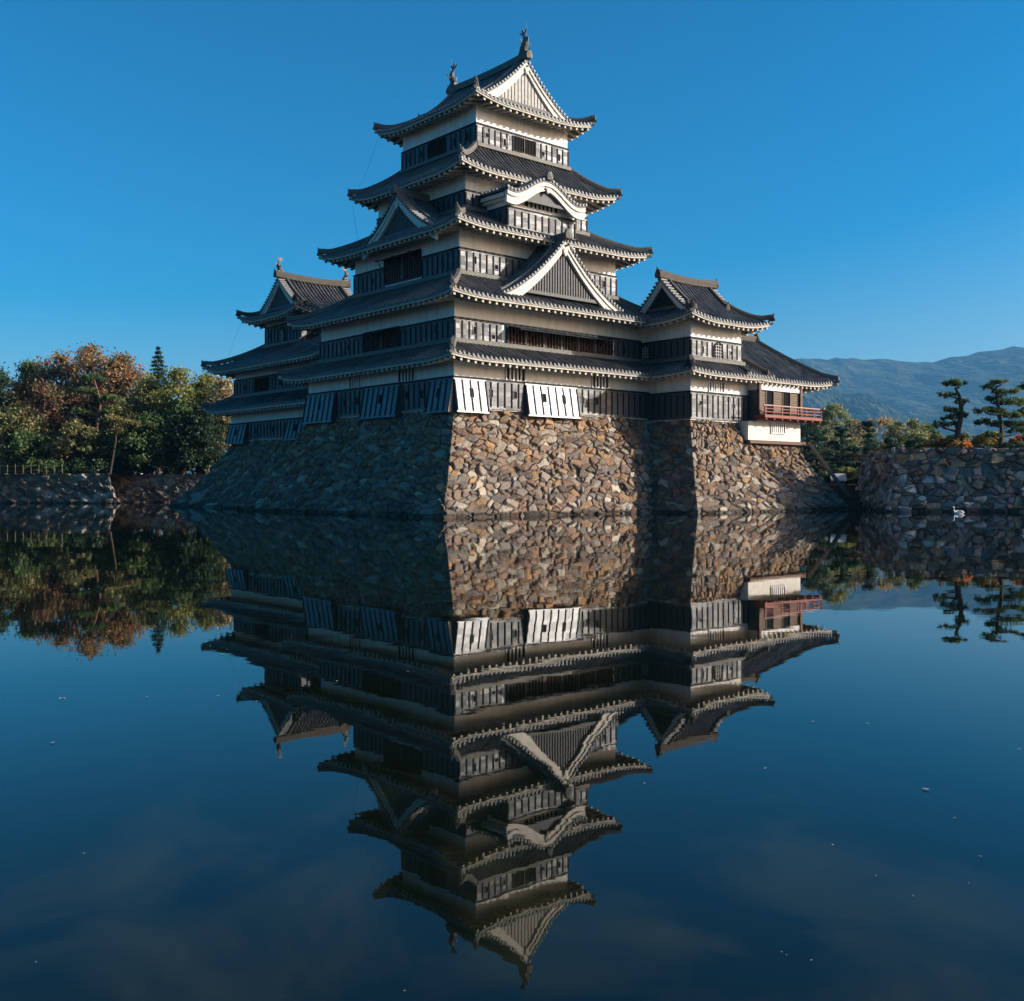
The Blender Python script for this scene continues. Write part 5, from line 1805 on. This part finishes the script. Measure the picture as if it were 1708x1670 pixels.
# ================================================================== SMALL THINGS
# wooden rail down the edge of the pavilion's stone base, landing and steps at the inlet
def wt(a, b, z):
    v = W(a, b, z)
    return np.array([v.x, v.y, v.z])


mb = MB()
p0, p1 = wt(31.0, -4.9, 5.15), wt(33.3, -7.0, 0.95)
ax = (p1 - p0)
sdv = np.cross(ax, [0, 0, 1])
sdv /= np.linalg.norm(sdv)
upv = np.cross(sdv, ax)
upv /= np.linalg.norm(upv)
for k, (o_, t_) in enumerate(((0.0, 0.11), (0.34, 0.09))):
    a, b = p0 + sdv * o_, p1 + sdv * o_
    mb.box8([a - sdv * t_, a + sdv * t_, b + sdv * t_, b - sdv * t_, a - sdv * t_ + upv * 0.2, a + sdv * t_ + upv * 0.2, b + sdv * t_ + upv * 0.2, b - sdv * t_ + upv * 0.2])
tag(mb.build('timber_rail', [M['oldwood']]), 'weathered sloping timber rail down the edge of the pavilion stone base', 'rail')

mb = MB()
for k, (y0, z) in enumerate(((82.6, 0.55), (83.6, 1.0), (84.6, 1.45), (86.0, 1.9))):
    x0, x1 = 25.2 - 0.8 * k, 28.3
    mb.box(x0, x1, y0, y0 + 4, -0.4, z)
tag(mb.build('landing_steps', [M['stone_step']] if 'stone_step' in M else [M['wood']]), 'dark low steps of the boat landing between the castle base and the grey wall', 'steps')

t = thing('notice_board', 'pale slanted notice board beside the clipped round bush', 'sign', px(1399, 86.8), 86.8, 1.9)
mb = MB()
mb.box8([(-0.65, -0.1, 0.35), (0.65, -0.1, 0.35), (0.65, 0.0, 0.35), (-0.65, 0.0, 0.35), (-0.65, 0.22, 0.95), (0.65, 0.22, 0.95), (0.65, 0.32, 0.95), (-0.65, 0.32, 0.95)])
mb.build('panel', [M['board_white']], t)
for s in (-0.5, 0.5):
    mb = MB()
    mb.box(s - 0.05, s + 0.05, 0.12, 0.22, -0.1, 0.6)
    mb.build('leg', [M['oldwood']], t)

# swan
sw = thing('swan', 'white swan swimming below the grey wall at the right', 'swan', px(1599, 69.5), 69.5, 0.0)
sw.scale = (0.64, 0.64, 0.62)


def swan():
    mb = MB()
    n, m = 16, 12
    G = []
    for i in range(n):
        u = i / (n - 1)
        x = -0.46 + 1.02 * u
        w = 0.235 * math.sin(min(1, u * 1.02 + 0.02) * math.pi) ** 0.6 * (1 - 0.25 * u)
        hh = 0.20 * math.sin(min(1, u * 0.9 + 0.06) * math.pi) ** 0.6
        zc = 0.10 + 0.13 * max(0, u - 0.55) ** 1.2
        G.append([(x, math.cos(a) * w, max(-0.06, zc + math.sin(a) * hh)) for a in np.linspace(0, 2 * math.pi, m)])
    mb.grid(np.array(G))
    neck = [(-0.36, 0, 0.12), (-0.46, 0, 0.26), (-0.50, 0, 0.42), (-0.47, 0, 0.58), (-0.47, 0, 0.68), (-0.54, 0, 0.73), (-0.62, 0, 0.70)]
    mb.tube(neck, [0.10, 0.075, 0.055, 0.05, 0.055, 0.065, 0.045], 9)
    return mb


swan().build('body', [M['swan']], sw, smooth=True)
for s in (-1, 1):
    mb = MB()
    G = []
    for i in range(9):
        u = i / 8
        x = -0.24 + 0.80 * u
        G.append([(x, s * (0.12 + 0.13 * math.sin(u * 2.6 + 0.3) * math.sin(v * math.pi * 0.5 + 0.4)), 0.10 + 0.25 * v * math.sin(min(1, u + 0.18) * math.pi) ** 0.5 + 0.10 * u * v) for v in np.linspace(0, 1, 6)])
    mb.grid(np.array(G))
    mb.build('wing', [M['swan']], sw, smooth=True)
mb = MB()
mb.tube([(-0.65, 0, 0.70), (-0.72, 0, 0.675), (-0.78, 0, 0.655)], [0.032, 0.026, 0.01], 6)
mb.build('beak', [M['beak']], sw)

# leaves and feathers drifting on the water
leafm = MB()
leafm.add([(-0.09, 0, 0.004), (-0.03, -0.035, 0.012), (0.05, -0.03, 0.010), (0.10, 0, 0.018), (0.05, 0.03, 0.012), (-0.03, 0.035, 0.010)], [(0, 1, 2, 3), (0, 3, 4, 5)])
lm = leafm.mesh('floating_leaf', [mat('pale_dry_leaf', (0.4, 0.38, 0.32), 0.7, 0.2, (20, 0.5, (0.4, 0.36, 0.26)))])
LV = [(370, 1092, 1.6), (100, 1166, 1.2), (108, 1166, 1.0), (88, 1240, 1.0), (245, 1163, 1.0), (363, 1162, .9), (562, 1137, 1.0), (681, 1121, .9), (428, 1171, .9), (1544, 1318, 1.5), (1276, 1283, .8), (1565, 856, 2.6),
      (1447, 1208, .9), (1356, 1205, .8), (1592, 1366, .6), (1353, 1604, .35), (1304, 1590, .3), (1312, 1595, .25), (1523, 1496, .4), (1635, 1430, .5), (1389, 1411, .5), (1461, 1463, .35), (675, 1655, .3), (1616, 1475, .35), (1700, 1251, .8), (1075, 1308, .6), (60, 1607, .3), (140, 1425, .4)]
for i, (x, y, s) in enumerate(LV):
    Y = 1748 * 1.95 / (y - 808)
    o = bpy.data.objects.new('floating_leaf', lm)
    COL.objects.link(o)
    o.location = (px(x, Y), Y, 0.006)
    o.rotation_euler = (0, 0, i * 1.3)
    o.scale = (s * 0.2, s * 0.2, s * 0.2)
    tag(o, 'tiny pale dry leaf or feather drifting on the dark water', 'leaf', 'leaves drifting on the moat')

# bamboo fence, kiosk and tiled house among the left trees
f = thing('bamboo_fence', 'low bamboo fence on the moat wall at the far left', 'fence', px(50, 110.2), 110.2, 3.0)
x0, x1 = px(-40, 110.2) - px(50, 110.2), px(104, 110.2) - px(50, 110.2)
for k, x in enumerate(np.linspace(x0, x1, 12)):
    mb = MB()
    mb.tube([(x, 0, -0.1), (x, 0, 1.05 + 0.08 * math.sin(k * 3))], 0.022, 6)
    mb.build('post', [M['bamboo']], f)
for z in (0.35, 0.85):
    mb = MB()
    mb.tube([(x0, 0.05, z), (0, 0.05, z + 0.02), (x1, 0.05, z)], 0.016, 6)
    mb.build('rail', [M['bamboo']], f)

k = thing('kiosk', 'small kiosk with a red roof among the trees at the far left', 'kiosk', px(-6, 116), 116, 3.0)
mb = MB()
mb.box(-2.4, 2.4, -1.2, 1.2, 0, 2.0)
mb.build('wall', [M['wood']], k)
mb = MB()
mb.box8([(-3.1, -1.7, 1.95), (3.1, -1.7, 1.95), (3.1, 1.7, 1.95), (-3.1, 1.7, 1.95), (-2.4, -0.1, 3.0), (2.4, -0.1, 3.0), (2.4, 0.1, 3.0), (-2.4, 0.1, 3.0)])
mb.build('roof', [M['kiosk_red']], k)

hgt = thing('tiled_house', 'low house with a grey tiled roof half hidden behind the slanting trunk', 'house', px(172, 119.5), 119.5, 3.0)
mb = MB()
mb.box(-4.2, 4.2, -2, 2, 0, 2.6)
mb.build('wall', [M['plaster']], hgt)
mb = MB()
for sg in (-1, 1):
    def F(U, V, sg=sg):
        return np.stack([U, sg * (2.9 * (1 - V)), 2.5 + 1.9 * V + 0 * U], -1)
    tile_slope(mb, F, -5.0, 5.0, lambda u: np.ones_like(u), 6, out=(0, sg, 0))
ro = mb.build('roof', TILES, hgt)
mb = MB()
ridge_sweep(mb, [(-5.1, 0, 4.42), (0, 0, 4.4), (5.1, 0, 4.42)], 0.2, 0.4)
mb.build('ridge', [M['white']], ro)
